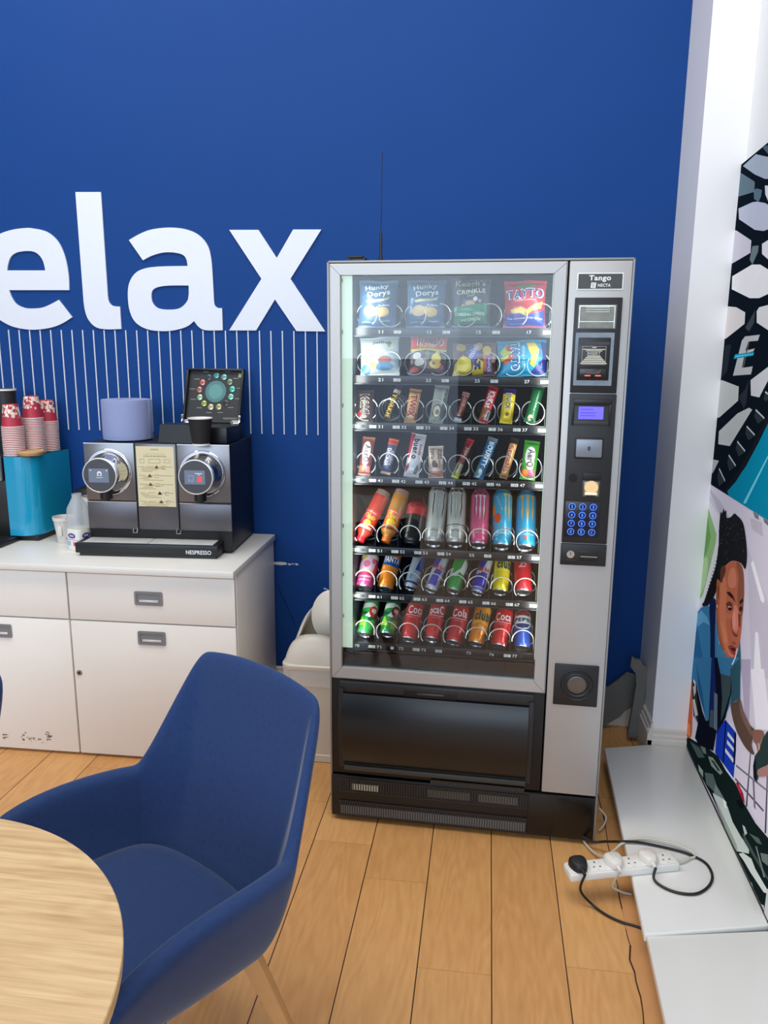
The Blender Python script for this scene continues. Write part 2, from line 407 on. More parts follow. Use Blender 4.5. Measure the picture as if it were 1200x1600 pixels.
wt = mb.build('worktop'); wt.location = CUP0+Vector((0, 0, .7605)); wt.rotation_euler = (0, 0, CUPR)
tag(wt, 'long white worktop lying across both cupboards', 'worktop')
WT = .787

# ------------------------------------------------------------------ twin-head coffee machine
cm = thing('coffee_machine', 'dark metal two-headed coffee machine with black drip tray on the white worktop', 'coffee machine', (-1.076, .372, WT), .0605)
DM = M((128, 127, 130), .30, .75, noise=.10, scale=3, name='dark_brushed_metal'); DM2 = M((104, 103, 108), .36, .7, noise=.05, scale=3, name='dark_metal')
BK = M((17, 18, 21), .42, noise=.02)
mb = MB(); mb.box(.024, .597, .088, .43, .012, .428, BK, .004); mb.box(.03, .585, .10, .42, 0, .013, BLACK); mb.build('housing', cm)
mb = MB(); mb.box(0, .562, 0, .20, .012, .052, BK, .004); mb.box(.012, .55, .012, .19, 0, .013, BLACK); tb = mb.build('drip_tray', cm)
mb = MB()
T = frame((.487, -.0004, .026), (1, 0, 0), (0, 0, 1)); text_on(mb, 'NESPRESSO', WPRINT, T, .098, .016, .012); mb.build('lettering', tb)
MARB = M((188, 188, 186), .35, noise=.22, scale=22, name='marbled_plate')
for a, b in ((.028, .283), (.286, .540)):
    mb = MB(); mb.box(a, b, .012, .150, .052, .0545, MARB, .0008); mb.build('drip_plate', tb)
def panel(x0, x1, z0, z1, mt, name):
    mb = MB(); mb.box(x0, x1, .082, .0895, z0, z1, mt, .0012); mb.box(x0, x1, .0812, .0828, z1-.003, z1, CHROME); return mb.build(name, cm)
for a, b in ((.024, .222), (.393, .597)):
    panel(a, b, .206, .430, DM, 'front_panel'); panel(a, b, .092, .201, DM2, 'lower_panel')
mb = MB(); mb.box(.228, .387, .082, .0895, .092, .430, DM2, .0012); mp = mb.build('front_panel', cm)
# recycling notice on the middle panel
mb = MB(); PB = (214, 204, 168)
mb.box(.231, .380, .0805, .0818, .185, .420, M(PB, .6, noise=.04, scale=60))
INK = M((88, 78, 52), .7); INK2 = M((168, 148, 96), .7); y = .0803
def fl(x0, x1, z0, z1, mt): mb.add([(x0, y, z0), (x1, y, z0), (x1, y, z1), (x0, y, z1)], [[0, 1, 2, 3]], mt)
text_on(mb, 'NESPRESSO', INK, frame((.305, y, .408), (1, 0, 0), (0, 0, 1)), .030, .005, .01)
text_on(mb, 'HELP US TO RECYCLE', INK2, frame((.305, y, .391), (1, 0, 0), (0, 0, 1)), .075, .004)
text_on(mb, 'CAPSULES ARE RECYCLED', INK, frame((.305, y, .382), (1, 0, 0), (0, 0, 1)), .09, .0055, .01)
random.seed(11)
for (x0, x1, z0, z1) in ((.245, .262, .355, .371), (.280, .325, .355, .371), (.340, .364, .357, .370)):
    for q in ((x0, x1, z0, z0+.001), (x0, x1, z1-.001, z1), (x0, x0+.001, z0, z1), (x1-.001, x1, z0, z1)): fl(*q, INK)
for k in range(5):
    z = .34-.034*k
    for a, b in ((.238, .238+.02+.01*random.random()), (.27, .30), (.31, .372)): fl(a, b, z, z+.0012, INK)
    for j in range(3):
        zz = z-.006-.006*j; x0 = random.uniform(.236, .26); fl(x0, x0+random.uniform(.03, .10), zz, zz+.0022, INK2)
    x0 = random.uniform(.27, .33)
    mb.add([(x0, y, z-.006), (x0+.018, y, z-.006), (x0+.009, y, z+.008)], [[0, 1, 2]], INK if k != 3 else BLACK)
    for q in ((x0+.03, x0+.045, z-.008, z-.007), (x0+.03, x0+.045, z+.004, z+.005), (x0+.03, x0+.031, z-.008, z+.005)): fl(*q, INK)
mb.build('recycling_notice', mp, flat=True)
SCR = M((92, 104, 122), .3, noise=.02, emit=.35, name='lit_screen')
for hx, red in ((.121, False), (.490, True)):
    hz = .318; F = .0812
    def at(x, z, d): return (hx+x, F-d, hz+z)
    T = frame((hx, F, hz), (1, 0, 0), (0, 0, 1))  # z points to the viewer
    mb = MB(); mb.lathe([(.0900, 0), (.0905, .004), (.088, .006), (.084, .006), (.083, .002), (.080, .002), (.078, .012), (.070, .030), (.062, .052), (.0625, .078), (.0660, .080), (.0665, .086), (.0655, .0875, )], CHROME, 48, T)
    hd = mb.build('brewing_head', cm)
    mb = MB(); mb.lathe([(.0665, .0862), (.0662, .0885), (.0630, .0895), (.0622, .0885)], M((228, 230, 232), .25, .3), 48, T); mb.build('white_ring', hd)
    mb = MB(); mb.lathe([(.0622, .0885), (.0001, .0885)], M((66, 68, 73), .3), 48, T)
    def R(x0, x1, z0, z1, mt, d=.0889): mb.add([at(x0, z0, d), at(x1, z0, d), at(x1, z1, d), at(x0, z1, d)], [[0, 1, 2, 3]], mt)
    R(-.042, .036, -.027, .026, SCR); R(-.052, -.047, -.016, -.013, BLACK)
    if not red:
        mb.add([at(.0+.009*math.cos(a), .007+.009*math.sin(a), .0891) for a in [k*PI/10 for k in range(20)]], [list(range(20))], WPRINT)
        R(-.009, .009, -.002, .004, WPRINT, .0891); R(-.004, .004, .002, .009, SCR, .0893); R(-.013, .013, -.009, -.0075, WPRINT, .0891)
        R(-.036, -.031, .017, .021, WPRINT, .0891); R(.026, .031, .017, .021, WPRINT, .0891)
    else:
        R(.006, .024, -.018, .002, M((214, 66, 72), .4, noise=.0, emit=.4), .0891); R(-.002, .026, .013, .0155, WPRINT, .0891); R(.008, .018, .008, .010, WPRINT, .0891)
        for q in ((-.026, -.008, -.016, -.015), (-.026, -.008, .005, .006), (-.026, -.025, -.016, .006), (-.009, -.008, -.016, .006), (-.030, -.012, -.011, -.0105)): R(*q, M((150, 170, 205), .5, noise=0, emit=.4), .0891)
    mb.build('touch_screen', hd, flat=True)
    mb = MB(); mb.cyl((hx, F-.040, hz-.098), (hx, F-.040, hz-.060), .023, BLACK); mb.cyl((hx, F-.040, hz-.105), (hx, F-.040, hz-.098), .012, BLACK); mb.box(hx-.02, hx+.02, F-.045, F-.004, hz-.085, hz-.055, BLACK, .004)
    mb.build('nozzle', hd)
for x in (.212, .386):
    mb = MB(); mb.tube([(x-.008, .08, .094), (x-.008, .075, .080), (x+.008, .075, .080), (x+.008, .08, .094)], .0025, CHROME, 6); mb.build('hose_clip', cm)
TZ = WT+.430
# paper roll
t = thing('paper_roll', 'large pale blue paper towel roll standing on top of the coffee machine', 'paper roll', (-.945, .602, TZ))
LB = M((142, 154, 196), .85, noise=.04, scale=120, bump=.15, name='blue_paper')
mb = MB(); mb.lathe([(.0001, .001), (.085, .001), (.0935, .004), (.0945, .02), (.0945, .150), (.0940, .159), (.030, .160), (.030, .157)], LB, 64)
mb.box(.090, .0955, -.004, .03, .004, .158, LB, .001); mb.build('paper', t)
mb = MB(); mb.lathe([(.030, .158), (.0255, .1585), (.0255, .02), (.03, .02)], M((178, 158, 130), .8), 32); mb.build('cardboard_core', t)
# capsule box with open lid
cb = thing('capsule_display_box', 'open black capsule presentation box with lid raised, on top of the coffee machine', 'presentation box', (-.606, .610, TZ), -.06)
mb = MB(); mb.box(-.16, .085, -.055, .14, .0, .058, BK, .003); mb.box(-.15, .075, -.045, .12, .054, .0595, M((10, 11, 12), .6)); mb.box(.01, .105, -.078, .06, .0, .062, BK, .003); mb.build('box_base', cb)
mb = MB(); mb.add([(-.165, -.110, 0), (-.022, -.110, 0), (-.022, -.02, 0), (-.165, -.02, 0), (-.160, -.098, .070), (-.030, -.098, .070), (-.030, -.02, .070), (-.160, -.02, .070)],
    [[0, 1, 5, 4], [1, 2, 6, 5], [2, 3, 7, 6], [3, 0, 4, 7], [4, 5, 6, 7], [3, 2, 1, 0]], BK); mb.build('sloped_block', cb)
TL = Matrix.Translation((-.044, .118, .060)) @ Matrix.Rotation(math.radians(-18), 4, 'X') @ frame((0, 0, 0), (1, 0, 0), (0, 0, 1))
mb = MB(); w = .125; h = .228
mb.box(-w, w, 0, h, -.018, -.012, BLACK, .001, TL)
for q in ((-w, -w+.008, 0, h), (w-.008, w, 0, h), (-w, w, 0, .006), (-w, w, h-.008, h)): mb.box(*q, -.014, .008, BLACK, .001, TL)
mb.box(-w+.008, w-.008, .006, h-.008, -.0125, -.010, M((38, 39, 41), .5), 0, TL)
ld = mb.build('lid', cb)
mb = MB(); cx, cy = .004, .135
def disc(x, y, r, z, mt, n=24): mb.add([(x+r*math.cos(2*PI*k/n), y+r*math.sin(2*PI*k/n), z) for k in range(n)], [list(range(n))], mt, TL)
disc(cx, cy, .046, -.0097, M((74, 122, 124), .4)); disc(cx, cy, .031, -.0095, M((92, 146, 140), .4))
PODS = [(92, 166, 172), (120, 176, 168), (116, 138, 116), (90, 188, 170), (128, 192, 172), (72, 68, 64), (176, 170, 126), (190, 188, 150), (166, 172, 96), (160, 196, 164), (176, 118, 112), (200, 120, 116), (70, 84, 90)]
for k, c in enumerate(PODS):
    a = math.radians(92-k*27.7); x = cx+.073*math.cos(a); y = cy+.068*math.sin(a)
    mb.lathe([(.0125, 0), (.012, .002), (.008, .003), (.0001, .0035)], M(c, .25, .6, noise=.1), 16, TL @ Matrix.Translation((x, y, -.0095)))
    if k not in (5, 12): mb.add([(x+sx*.0, y, -.009) for sx in (0,)]*0, [], WPRINT)
    xx = cx+.104*math.cos(a); yy = cy+.093*math.sin(a)
    mb.add([(xx-.012, yy, -.0095), (xx+.012, yy, -.0095), (xx+.012, yy+.0022, -.0095), (xx-.012, yy+.0022, -.0095)], [[0, 1, 2, 3]], M((150, 150, 150), .6), TL)
text_on(mb, 'NESPRESSO', M((150, 148, 140), .5), TL @ Matrix.Translation((.078, .022, -.0094)), .06, .008, .01)
mb.box(.098, .114, h-.032, h-.016, -.0098, -.0092, M((150, 168, 130), .5), 0, TL)
mb.build('capsule_chart', ld)
for x in (-w, w):
    mb = MB(); s = -1 if x < 0 else 1
    mb.box(x-.005, x+.005, .0, .030, .008, .012, CHROME, .001, TL); mb.box(x-.036*(1 if s > 0 else 0), x+.036*(1 if s < 0 else 0), -.004, .008, .008, .012, CHROME, .001, TL); mb.build('hinge', ld)
# black paper cup
def paper_cup(label, loc, r0, r1, h, side, rim, base=None, up=True, group=None, name='paper_cup', sleeve=None):
    mb = MB(); b = base or side
    mb.lathe([(.0001, .004), (r0-.002, .004), (r0-.001, 0), (r0, 0), (r0+.0005, .008, )], b, 32)
    mb.lathe([(r0+.0003, .006), (r1, h-.003)], side, 32)
    mb.lathe([(r1, h-.004), (r1+.0016, h-.003), (r1+.0016, h), (r1-.001, h)], rim, 32)
    mb.lathe([(r1-.001, h), (r0-.001, .006), (.0001, .006)], M((236, 234, 228), .6), 32)
    if sleeve: mb.lathe([(r0+.002, h*.18), (r0+(r1-r0)*.5+.0025, h*.5), (r1-.0005+.001, h*.86)], sleeve, 32)
    o = mb.build(name); o.location = loc
    return tag(o, label, 'cup', group)
paper_cup('black ridged paper cup with white rim on top of the coffee machine', (-.587, .466, TZ), .032, .045, .104, M((20, 20, 23), .7, bump=.3, scale=60), WHITE, WHITE)

# ------------------------------------------------------------------ teal coffee machine with cups on it
tm = thing('bean_coffee_machine', 'glossy teal sided coffee machine at the left edge of the worktop', 'coffee machine', (-1.345, .86, WT), 0)
TEAL = M((24, 150, 190), .16, noise=.02, scale=3, coat=.5, name='teal_gloss')
ol = [(0, -.012), (0, -.235)]+[(-.075+.075*math.cos(a), -.235-.070*math.sin(a)) for a in [k*PI/16 for k in range(1, 9)]]+[(-.118, -.305), (-.118, -.012)]
mb = MB(); mb.prism(ol, TEAL, .022, .352); mb.build('side_cover', tm, sharp=30)
mb = MB(); mb.box(-.36, -.112, -.29, -.012, .0, .350, BLACK, .006); mb.box(-.118, -.004, -.29, -.016, 0, .022, BLACK); mb.box(-.36, -.002, -.296, -.014, .3505, .354, BLACKM); mb.build('body', tm)
mb = MB(); mb.box(-.36, -.085, -.43, -.29, .0, .018, BLACK, .003); mb.build('drip_tray', tm)
mb = MB(); T = frame((-.165, -.306, .302), (1, 0, 0), (0, 0, 1))
mb.box(-.16, .036, -.052, .052, -.012, .012, M((170, 172, 176), .25, .8), .010, T, 4); mb.box(-.156, .030, -.046, .046, .010, .014, M((22, 24, 30), .2), .004, T); dp = mb.build('control_panel', tm)
mb = MB()
for k in range(3): mb.cyl(T @ Vector((.012, .028-.028*k, .013)), T @ Vector((.012, .028-.028*k, .016)), .008, M((92, 98, 112), .3))
mb.build('buttons', dp)
CTZ = WT+.354+.0005
def cupmesh():
    RED = (176, 44, 66)
    mb = MB(); R = M(RED, .5); W_ = M((238, 232, 226), .5); BE = M((222, 196, 178), .6)
    h = .092; rt = .041; rb = .028
    mb.lathe([(rt, .003), (rt-.0012, .006), (rb, h)], R, 32)
    mb.lathe([(rt-.001, 0), (rt+.0014, 0), (rt+.0014, .0030), (rt, .0034)], W_, 32)
    mb.lathe([(rb, h), (rb-.001, h), (rb-.002, h-.004), (.0001, h-.004)], R, 32)
    mb.lathe([(rt-.001, 0), (rb-.002, h-.006), (.0001, h-.006)], W_, 24)
    random.seed(21)
    for k in range(90):
        a = random.uniform(0, 2*PI); z = .088-.045*random.random()**1.3; r = rt-.0012+(rb-rt+.0012)*(z-.006)/(h-.006)
        s = random.uniform(.003, .0075)
        pts = []
        for j in range(8):
            b = j*PI/4; da = s*math.cos(b)/r; dz = s*math.sin(b); rr = rt-.0012+(rb-rt+.0012)*(min(h-.001, z+dz)-.006)/(h-.006)+.0004+.00003*(k % 9)
            pts.append((rr*math.cos(a+da), rr*math.sin(a+da), min(h-.001, z+dz)))
        mb.add(pts, [list(range(8))], BE if k % 3 else W_)
    return mb
c0 = cupmesh().build('paper_cup')
first = True
stacks = [('nearest', (-1.441, .600), 17), ('middle', (-1.405, .690), 21), ('rearmost', (-1.392, .778), 18)]
for nm, (x, y), n in stacks:
    for k in range(n):
        o = c0 if first else c0.copy()
        if not first: COL.objects.link(o)
        first = False
        o.location = (x+random.uniform(-.0006, .0006), y, CTZ+k*.0072); o.rotation_euler = (0, 0, random.uniform(0, 6))
        if k == n-1: tag(o, 'upside-down red blossom patterned paper cup, topmost of the %s stack on the teal machine' % nm, 'cup', 'red paper cups')
        elif k == 0: tag(o, 'upside-down red paper cup, lowest of the %s stack on the teal machine' % nm, 'cup', 'red paper cups')
        else: tag(o, 'upside-down red paper cup nested inside the %s stack on the teal machine' % nm, 'cup', 'red paper cups in the %s stack' % nm)
mb = MB(); mb.lathe([(.0001, 0), (.040, 0), (.0405, .262), (.038, .262), (.038, .01), (.0001, .01)], BLACKM, 32); mb.lathe([(.0405, .255), (.0435, .256), (.0435, .263), (.038, .263)], WHITE, 32)
o = mb.build('cup_tube'); o.location = (-1.535, .715, CTZ); tag(o, 'black upright tube with white rim behind the red cups at the left edge', 'cup tube')
p = on_z(40, 712, CTZ)
mb = MB(); BAM = M((196, 156, 106), .5, noise=.15, scale=25, name='bamboo')
mb.lathe([(.0001, 0), (.046, 0), (.049, .004), (.049, .009), (.0535, .010), (.054, .017), (.050, .0195), (.02, .018), (.0001, .018)], BAM, 40)
o = mb.build('bamboo_lid'); o.location = (-1.397, .620-.012, CTZ); o.location = (-1.374, .606, CTZ); tag(o, 'round light bamboo lid lying on the teal machine, by the red cups', 'lid')

# things between the two machines
def fluted_cup(label, loc, r0, r1, h, rim=.006):
    mb = MB(); mt = M((214, 208, 200), .6, noise=.02, name='ivory_plastic'); n = 64
    def fn(rr, z, amp): return [((rr*(1+amp*math.cos(16*2*PI*k/n)))*math.cos(2*PI*k/n), (rr*(1+amp*math.cos(16*2*PI*k/n)))*math.sin(2*PI*k/n), z) for k in range(n)]
    rows = [fn(.0001, .001, 0), fn(r0, 0, 0), fn(r0+.001, h*.06, .02), fn(r0+(r1-r0)*.8, h*.84, .02), fn(r1*.97, h*.87, 0), fn(r1+.001, h*.88, 0), fn(r1+.001, h, 0), fn(r1-.002, h, 0), fn(r0-.002, .004, 0), fn(.0001, .004, 0)]
    vs = [v for r in rows for v in r]
    mb.add(vs, [[i*n+k, i*n+(k+1) % n, (i+1)*n+(k+1) % n, (i+1)*n+k] for i in range(len(rows)-1) for k in range(n)], mt)
    mb.box(-.010, .010, -r1*.93, -r1*.80, h*.30, h*.70, mt, .002)
    o = mb.build('fluted_cup'); o.location = loc; return tag(o, label, 'cup')
fluted_cup('ivory fluted plastic cup standing alone on the worktop in front of the teal machine', (-1.232, .575, WT), .029, .0435, .108)
fluted_cup('ivory cup standing behind the milk bottle, beside the coffee machine', (-1.150, .660, WT), .034, .040, .180)
mb = MB(); mb.box(-.05, .05, -.05, .05, 0, .195, BLACK, .003); mb.box(-.044, .044, -.044, .044, .19, .1955, M((6, 6, 7), .8))
o = mb.build('stirrer_box'); o.location = (-1.215, .785, WT); tag(o, 'black box behind the ivory cups against the blue wall', 'box')
mk = thing('milk_bottle', 'part-full translucent plastic milk bottle with a white label, beside the coffee machine', 'milk bottle', (-1.110, .472, WT), -.35)
def sq(r, z, p=4, n=40):
    o = []
    for k in range(n):
        a = 2*PI*k/n; c, s_ = math.cos(a), math.sin(a); q = (abs(c)**p+abs(s_)**p)**(-1/p); o.append((r*q*c, r*q*s_, z))
    return o
def loft(mb, rows, mt):
    n = len(rows[0]); vs = [v for r in rows for v in r]
    mb.add(vs, [[i*n+k, i*n+(k+1) % n, (i+1)*n+(k+1) % n, (i+1)*n+k] for i in range(len(rows)-1) for k in range(n)], mt)
HD = M((226, 232, 236), .35, trans=.35, alpha=.55, noise=.02, name='translucent_plastic')
mb = MB(); loft(mb, [sq(.0362, .082), sq(.037, .10), sq(.037, .130), sq(.036, .168, 3), sq(.024, .200, 2), sq(.0185, .212, 2), sq(.0185, .226, 2)], HD); mb.build('bottle', mk)
mb = MB(); loft(mb, [sq(.0001, .002), sq(.034, 0), sq(.037, .005), sq(.037, .088), sq(.0001, .088)], M((240, 238, 220), .4, noise=.01)); bl_ = mb.build('milk', mk)
mb = MB(); loft(mb, [sq(.0376, .014), sq(.0376, .080)], M((232, 230, 224), .5, noise=.01))
for fa in range(4):
    T = Matrix.Rotation(fa*PI/2, 4, 'Z') @ frame((0, -.0380, .062), (1, 0, 0), (0, 0, 1))
    mb.add([(.020*math.cos(k*PI/10), .0105*math.sin(k*PI/10), 0) for k in range(20)], [list(range(20))], M((74, 52, 130), .5), T)
    for q in (-.003, .001): mb.box(-.011, .011, q, q+.002, .0002, .0004, WPRINT, 0, T)
    mb.box(-.034, .034, -.0165, -.0150, 0, .0002, M((150, 50, 110), .5), 0, T)
    mb.box(-.028, -.008, -.040, -.022, 0, .0002, M((150, 180, 214), .5), 0, T); mb.box(.006, .020, -.040, -.024, 0, .0002, M((196, 90, 100), .5), 0, T)
mb.build('label', mk)

# ------------------------------------------------------------------ waste bin
bn = thing('waste_bin', 'cream plastic waste bin with its swing lid open, between cupboard and vending machine', 'waste bin', (-.136, .500, 0))
BP = M((214, 208, 196), .38, noise=.02, scale=8, name='cream_plastic'); BPI = M((190, 178, 154), .6)
def rrect(w, d, r, z, n=6):
    o = []
    for cx, cy, a0 in ((w-r, d-r, 0), (-w+r, d-r, 90), (-w+r, -d+r, 180), (w-r, -d+r, 270)):
        for k in range(n+1): a = math.radians(a0+k*90/n); o.append((cx+r*math.cos(a), cy+r*math.sin(a), z))
    return o
mb = MB(); loft(mb, [rrect(.0001, .0001, .00005, .002), rrect(.096, .140, .03, 0), rrect(.100, .144, .03, .004), rrect(.101, .145, .03, .030), rrect(.098, .142, .03, .034), rrect(.116, .162, .035, .392), rrect(.110, .156, .03, .392), rrect(.09, .13, .03, .05), rrect(.0001, .0001, .00005, .05)], BP); mb.build('bucket', bn)
BAGM = M((226, 224, 222), .35, alpha=.62, noise=.05, scale=50, bump=.4, name='bin_bag_film')
mb = MB(); random.seed(2); n = 28*3
def bagrow(w, d, z, a, ph):
    o = []
    base = rrect(w, d, .035, z, 20)
    for k, p in enumerate(base):
        q = 1+a*math.sin(k*1.9+ph)+a*.6*math.sin(k*.7+ph*2); o.append((p[0]*q, p[1]*q, z+a*.25*math.sin(k*1.3+ph)))
    return o
loft(mb, [bagrow(.121, .168, .398, .006, 0), bagrow(.1195, .167, .375, .012, 1), bagrow(.119, .166, .35, .014, 2.2), bagrow(.120, .166, .325, .022, 3.1)], BAGM); mb.build('bin_bag', bn)
mb = MB(); loft(mb, [rrect(.122, .168, .04, .388), rrect(.1235, .1695, .04, .392), rrect(.1235, .1695, .04, .405), rrect(.119, .165, .04, .410), rrect(.110, .156, .04, .410), rrect(.110, .156, .04, .388)], BP)
n = 64; rows = []
for r in range(13):
    t = r/12; row = []
    for k in range(n):
        a = 2*PI*(k+.5)/n; c, s_ = math.cos(a), math.sin(a); q = (abs(c/.1195)**7+abs(s_/.1655)**7)**(-1/7)
        e = ((c/.098)**2+(s_/.122)**2)**-.5; tt = t**1.15
        row.append((c*(q+(e-q)*tt), s_*(q+(e-q)*tt), .406+(.045+(.125 if s_ > 0 else .060)*s_*s_)*(1-(1-t)**2.1)))
    rows.append(row)
lip = [(x*1.0, y*1.0, z+.006) for x, y, z in rows[-1]]; lip2 = [(x*.95, y*.96, z+.006) for x, y, z in rows[-1]]; inn = [(x*.95, y*.96, z-.012) for x, y, z in rows[-1]]
loft(mb, rows+[lip, lip2, inn], BP)
loft(mb, [inn, [(x*1.12, y*1.18, .44) for x, y, z in inn], [(x*1.1, y*1.15, .39) for x, y, z in inn]], BPI)
mb.build('lid', bn)
mb = MB()
TF = Matrix.Translation((.036, -.004, .556)) @ Matrix.Rotation(math.radians(76), 4, 'X')
def fe(u, v, k):   # dished oval flap
    a = 2*PI*u; r = v; x = .074*r*math.cos(a); y = .098*r*math.sin(a); return (x, y, k+.030*(1-r*r))
mb.grid(lambda u, v: fe(u, .001+.999*v, .0), 40, 8, BP, TF); mb.grid(lambda u, v: fe(u, .001+.999*v, -.004), 40, 8, BPI, TF)
mb.grid(lambda u, v: fe(u, 1, -.004+.004*v), 40, 1, BP, TF)
mb.build('swing_flap', bn)

# ------------------------------------------------------------------ broken grey boards behind the vending machine
GB = M((104, 104, 102), .75, noise=.12, scale=18, bump=.3, name='grey_board')
def board(label, pts, y, th, lean):
    P = [on_y(940+x/7.06, 1000+y_/7.06, y) for x, y_ in pts]; z0 = min(p.z for p in P)
    mb = MB(); cx = sum(p.x for p in P)/len(P)
    T = Matrix.Rotation(lean, 4, 'X') @ Matrix(((1, 0, 0, 0), (0, 0, 1, 0), (0, 1, 0, 0), (0, 0, 0, 1)))
    mb.prism([(p.x-cx, p.z-z0) for p in P], GB, 0, th, T)
    o = mb.build('broken_board', flat=True); o.location = (cx, y, max(z0, .0)); return tag(o, label, 'board', 'broken grey boards behind the vending machine')
board('wide flat broken grey board leaning on the blue wall behind the vending machine', [(-160, 560), (65, 600), (180, 520), (280, 440), (380, 470), (420, 560), (330, 815), (250, 860), (200, 920), (140, 950), (50, 1005), (-160, 1040)], .800, .014, -.03)
board('narrow upright strip of grey board with torn end, beside the white column', [(340, 190), (380, 225), (440, 235), (450, 275), (520, 320), (525, 370), (490, 520), (470, 640), (495, 680), (455, 750), (420, 900), (395, 1080), (330, 1075), (285, 1070), (330, 830), (385, 500), (380, 380), (320, 300)], .700, .020, -.02)

# ------------------------------------------------------------------ vending machine
VM = thing('vending_machine', 'tall silver and black vending machine with glass front full of snacks and cans', 'vending machine', (0, 0, 0), -.0262)
Wm, Hm, Xp = .8781, 1.830, .6978
CAB = M((150, 152, 154), .4, .4, noise=.02, name='cabinet_paint'); NAVY = M((10, 14, 30), .5, noise=.02, name='dark_navy_lining')
mb = MB()
for q in ((0, .006, .004, .79, .03, Hm), (Wm-.006, Wm, .004, .79, .03, Hm), (0, Wm, .004, .79, Hm-.006, Hm), (0, Wm, .78, .79, .03, Hm), (.006, Wm-.006, .06, .78, .03, .045)): mb.box(*q, CAB, .001)
mb.box(Xp+.006, Wm-.008, .05, .77, .05, Hm-.01, BLACK)
mb.box(.008, Xp, .10, .77, .05, .540, BLACK)
mb.build('cabinet', VM)
for x, y_ in ((.06, .08), (Wm-.06, .08), (.06, .72), (Wm-.06, .72)):
    mb = MB(); mb.cyl((x, y_, 0), (x, y_, .032), .02, BLACK); mb.build('foot', VM)
mb = MB()
for q in ((.010, .016, .05, .76, .54, 1.822), (Xp-.010, Xp-.004, .02, .76, .54, 1.822), (.010, Xp, .75, .76, .54, 1.822), (.010, Xp, .05, .76, 1.815, 1.822), (.010, Xp, .03, .76, .54, .546)): mb.box(*q, NAVY)
mb.box(.066, .070, .03, .60, .60, 1.81, NAVY)
mb.build('inner_lining', VM)
# silver frame round the glass, mitred
ox0, ox1, oz0, oz1 = .007, .6955, .5165, 1.8215; ix0, ix1, iz0, iz1 = .0399, .6597, .5563, 1.789
mb = MB()
def bar(a, b, c, d):   # outer a,b ; inner c,d
    P = []
    for (x, z), dy in ((a, .004), (b, .004), (c, 0), (d, 0)): P.append((x, dy, z))
    P2 = [(a[0], .05, a[1]), (b[0], .05, b[1]), (c[0], .024, c[1]), (d[0], .024, d[1])]
    A = Vector((a[0], 0, a[1])); 
    e1 = Vector(P[0]).lerp(Vector(P[3]), .12); e1.y = 0; e2 = Vector(P[1]).lerp(Vector(P[2]), .12); e2.y = 0
    mb.add([P[0], P[1], P[2], P[3], P2[0], P2[1], P2[2], P2[3], e1[:], e2[:]], [[0, 1, 9, 8], [8, 9, 2, 3], [4, 5, 1, 0], [3, 2, 6, 7], [4, 0, 8, 3, 7], [5, 6, 2, 9, 1], [7, 6, 5, 4]], SILVER)
O = [(ox0, oz0), (ox1, oz0), (ox1, oz1), (ox0, oz1)]; I = [(ix0, iz0), (ix1, iz0), (ix1, iz1), (ix0, iz1)]
g = .0007
for k in range(4):
    a, b, c, d = O[k], O[(k+1) % 4], I[(k+1) % 4], I[k]
    def sh(p, q, s): v = Vector(q)-Vector(p); v.normalize(); return tuple(Vector(p)+v*s)
    bar(sh(a, b, g), sh(b, a, g), sh(c, d, g), sh(d, c, g))
for (x, z) in ((ox0, oz0),): pass
df = mb.build('glass_door_frame', VM, sharp=8)
GL = glass_mat('door_glass', .9, (.95, .97, .98))
mb = MB(); mb.box(ix0-.004, ix1+.004, .014, .019, iz0-.004, iz1+.004, GL); mb.build('glass_pane', df)
mb = MB(); mb.box(.0395, .071, .026, .034, .617, 1.790, M((204, 220, 196), .6, noise=.06, scale=12, emit=.42, name='lit_strip'))
for z in (1.77, 1.62, 1.40, 1.19, 1.02, .86, .72): mb.box(.0415, .0435, .024, .0262, z, z+.012, BLACK)
mb.build('light_strip', VM)
mb = MB(); mb.box(.040, .66, .028, .036, .556, .600, M((12, 12, 16), .25)); mb.lathe([(.0085, 0), (.0095, 0)], M((90, 90, 94), .5), 18, frame((.066, .0275, .582), (1, 0, 0), (0, 0, 1))); mb.build('lower_cover', VM)
l = area('display_light', (0, 0, 0), (1, 0, 0), .03, 1.15, 1.9, (.95, 1, .93)); l.parent = VM
l.matrix_parent_inverse = Matrix(); l.location = (.078, .050, 1.20); l.rotation_euler = Vector((-1, -.75, 0)).to_track_quat('Z', 'Y').to_euler()

mb = MB(); mb.box(.6585, .6625, .030, .050, .617, 1.790, M((204, 220, 196), .6, noise=.06, scale=12, emit=.42, name='lit_strip')); mb.build('light_strip', VM)  # unseen right-hand strip, added to brighten the goods
l = area('display_light', (0, 0, 0), (1, 0, 0), .03, 1.15, 1.15, (1, 1, .95)); l.parent = VM  # lamp of the added right strip, a fill for the goods
l.location = (.655, .046, 1.20); l.rotation_euler = Vector((1, -.75, 0)).to_track_quat('Z', 'Y').to_euler()

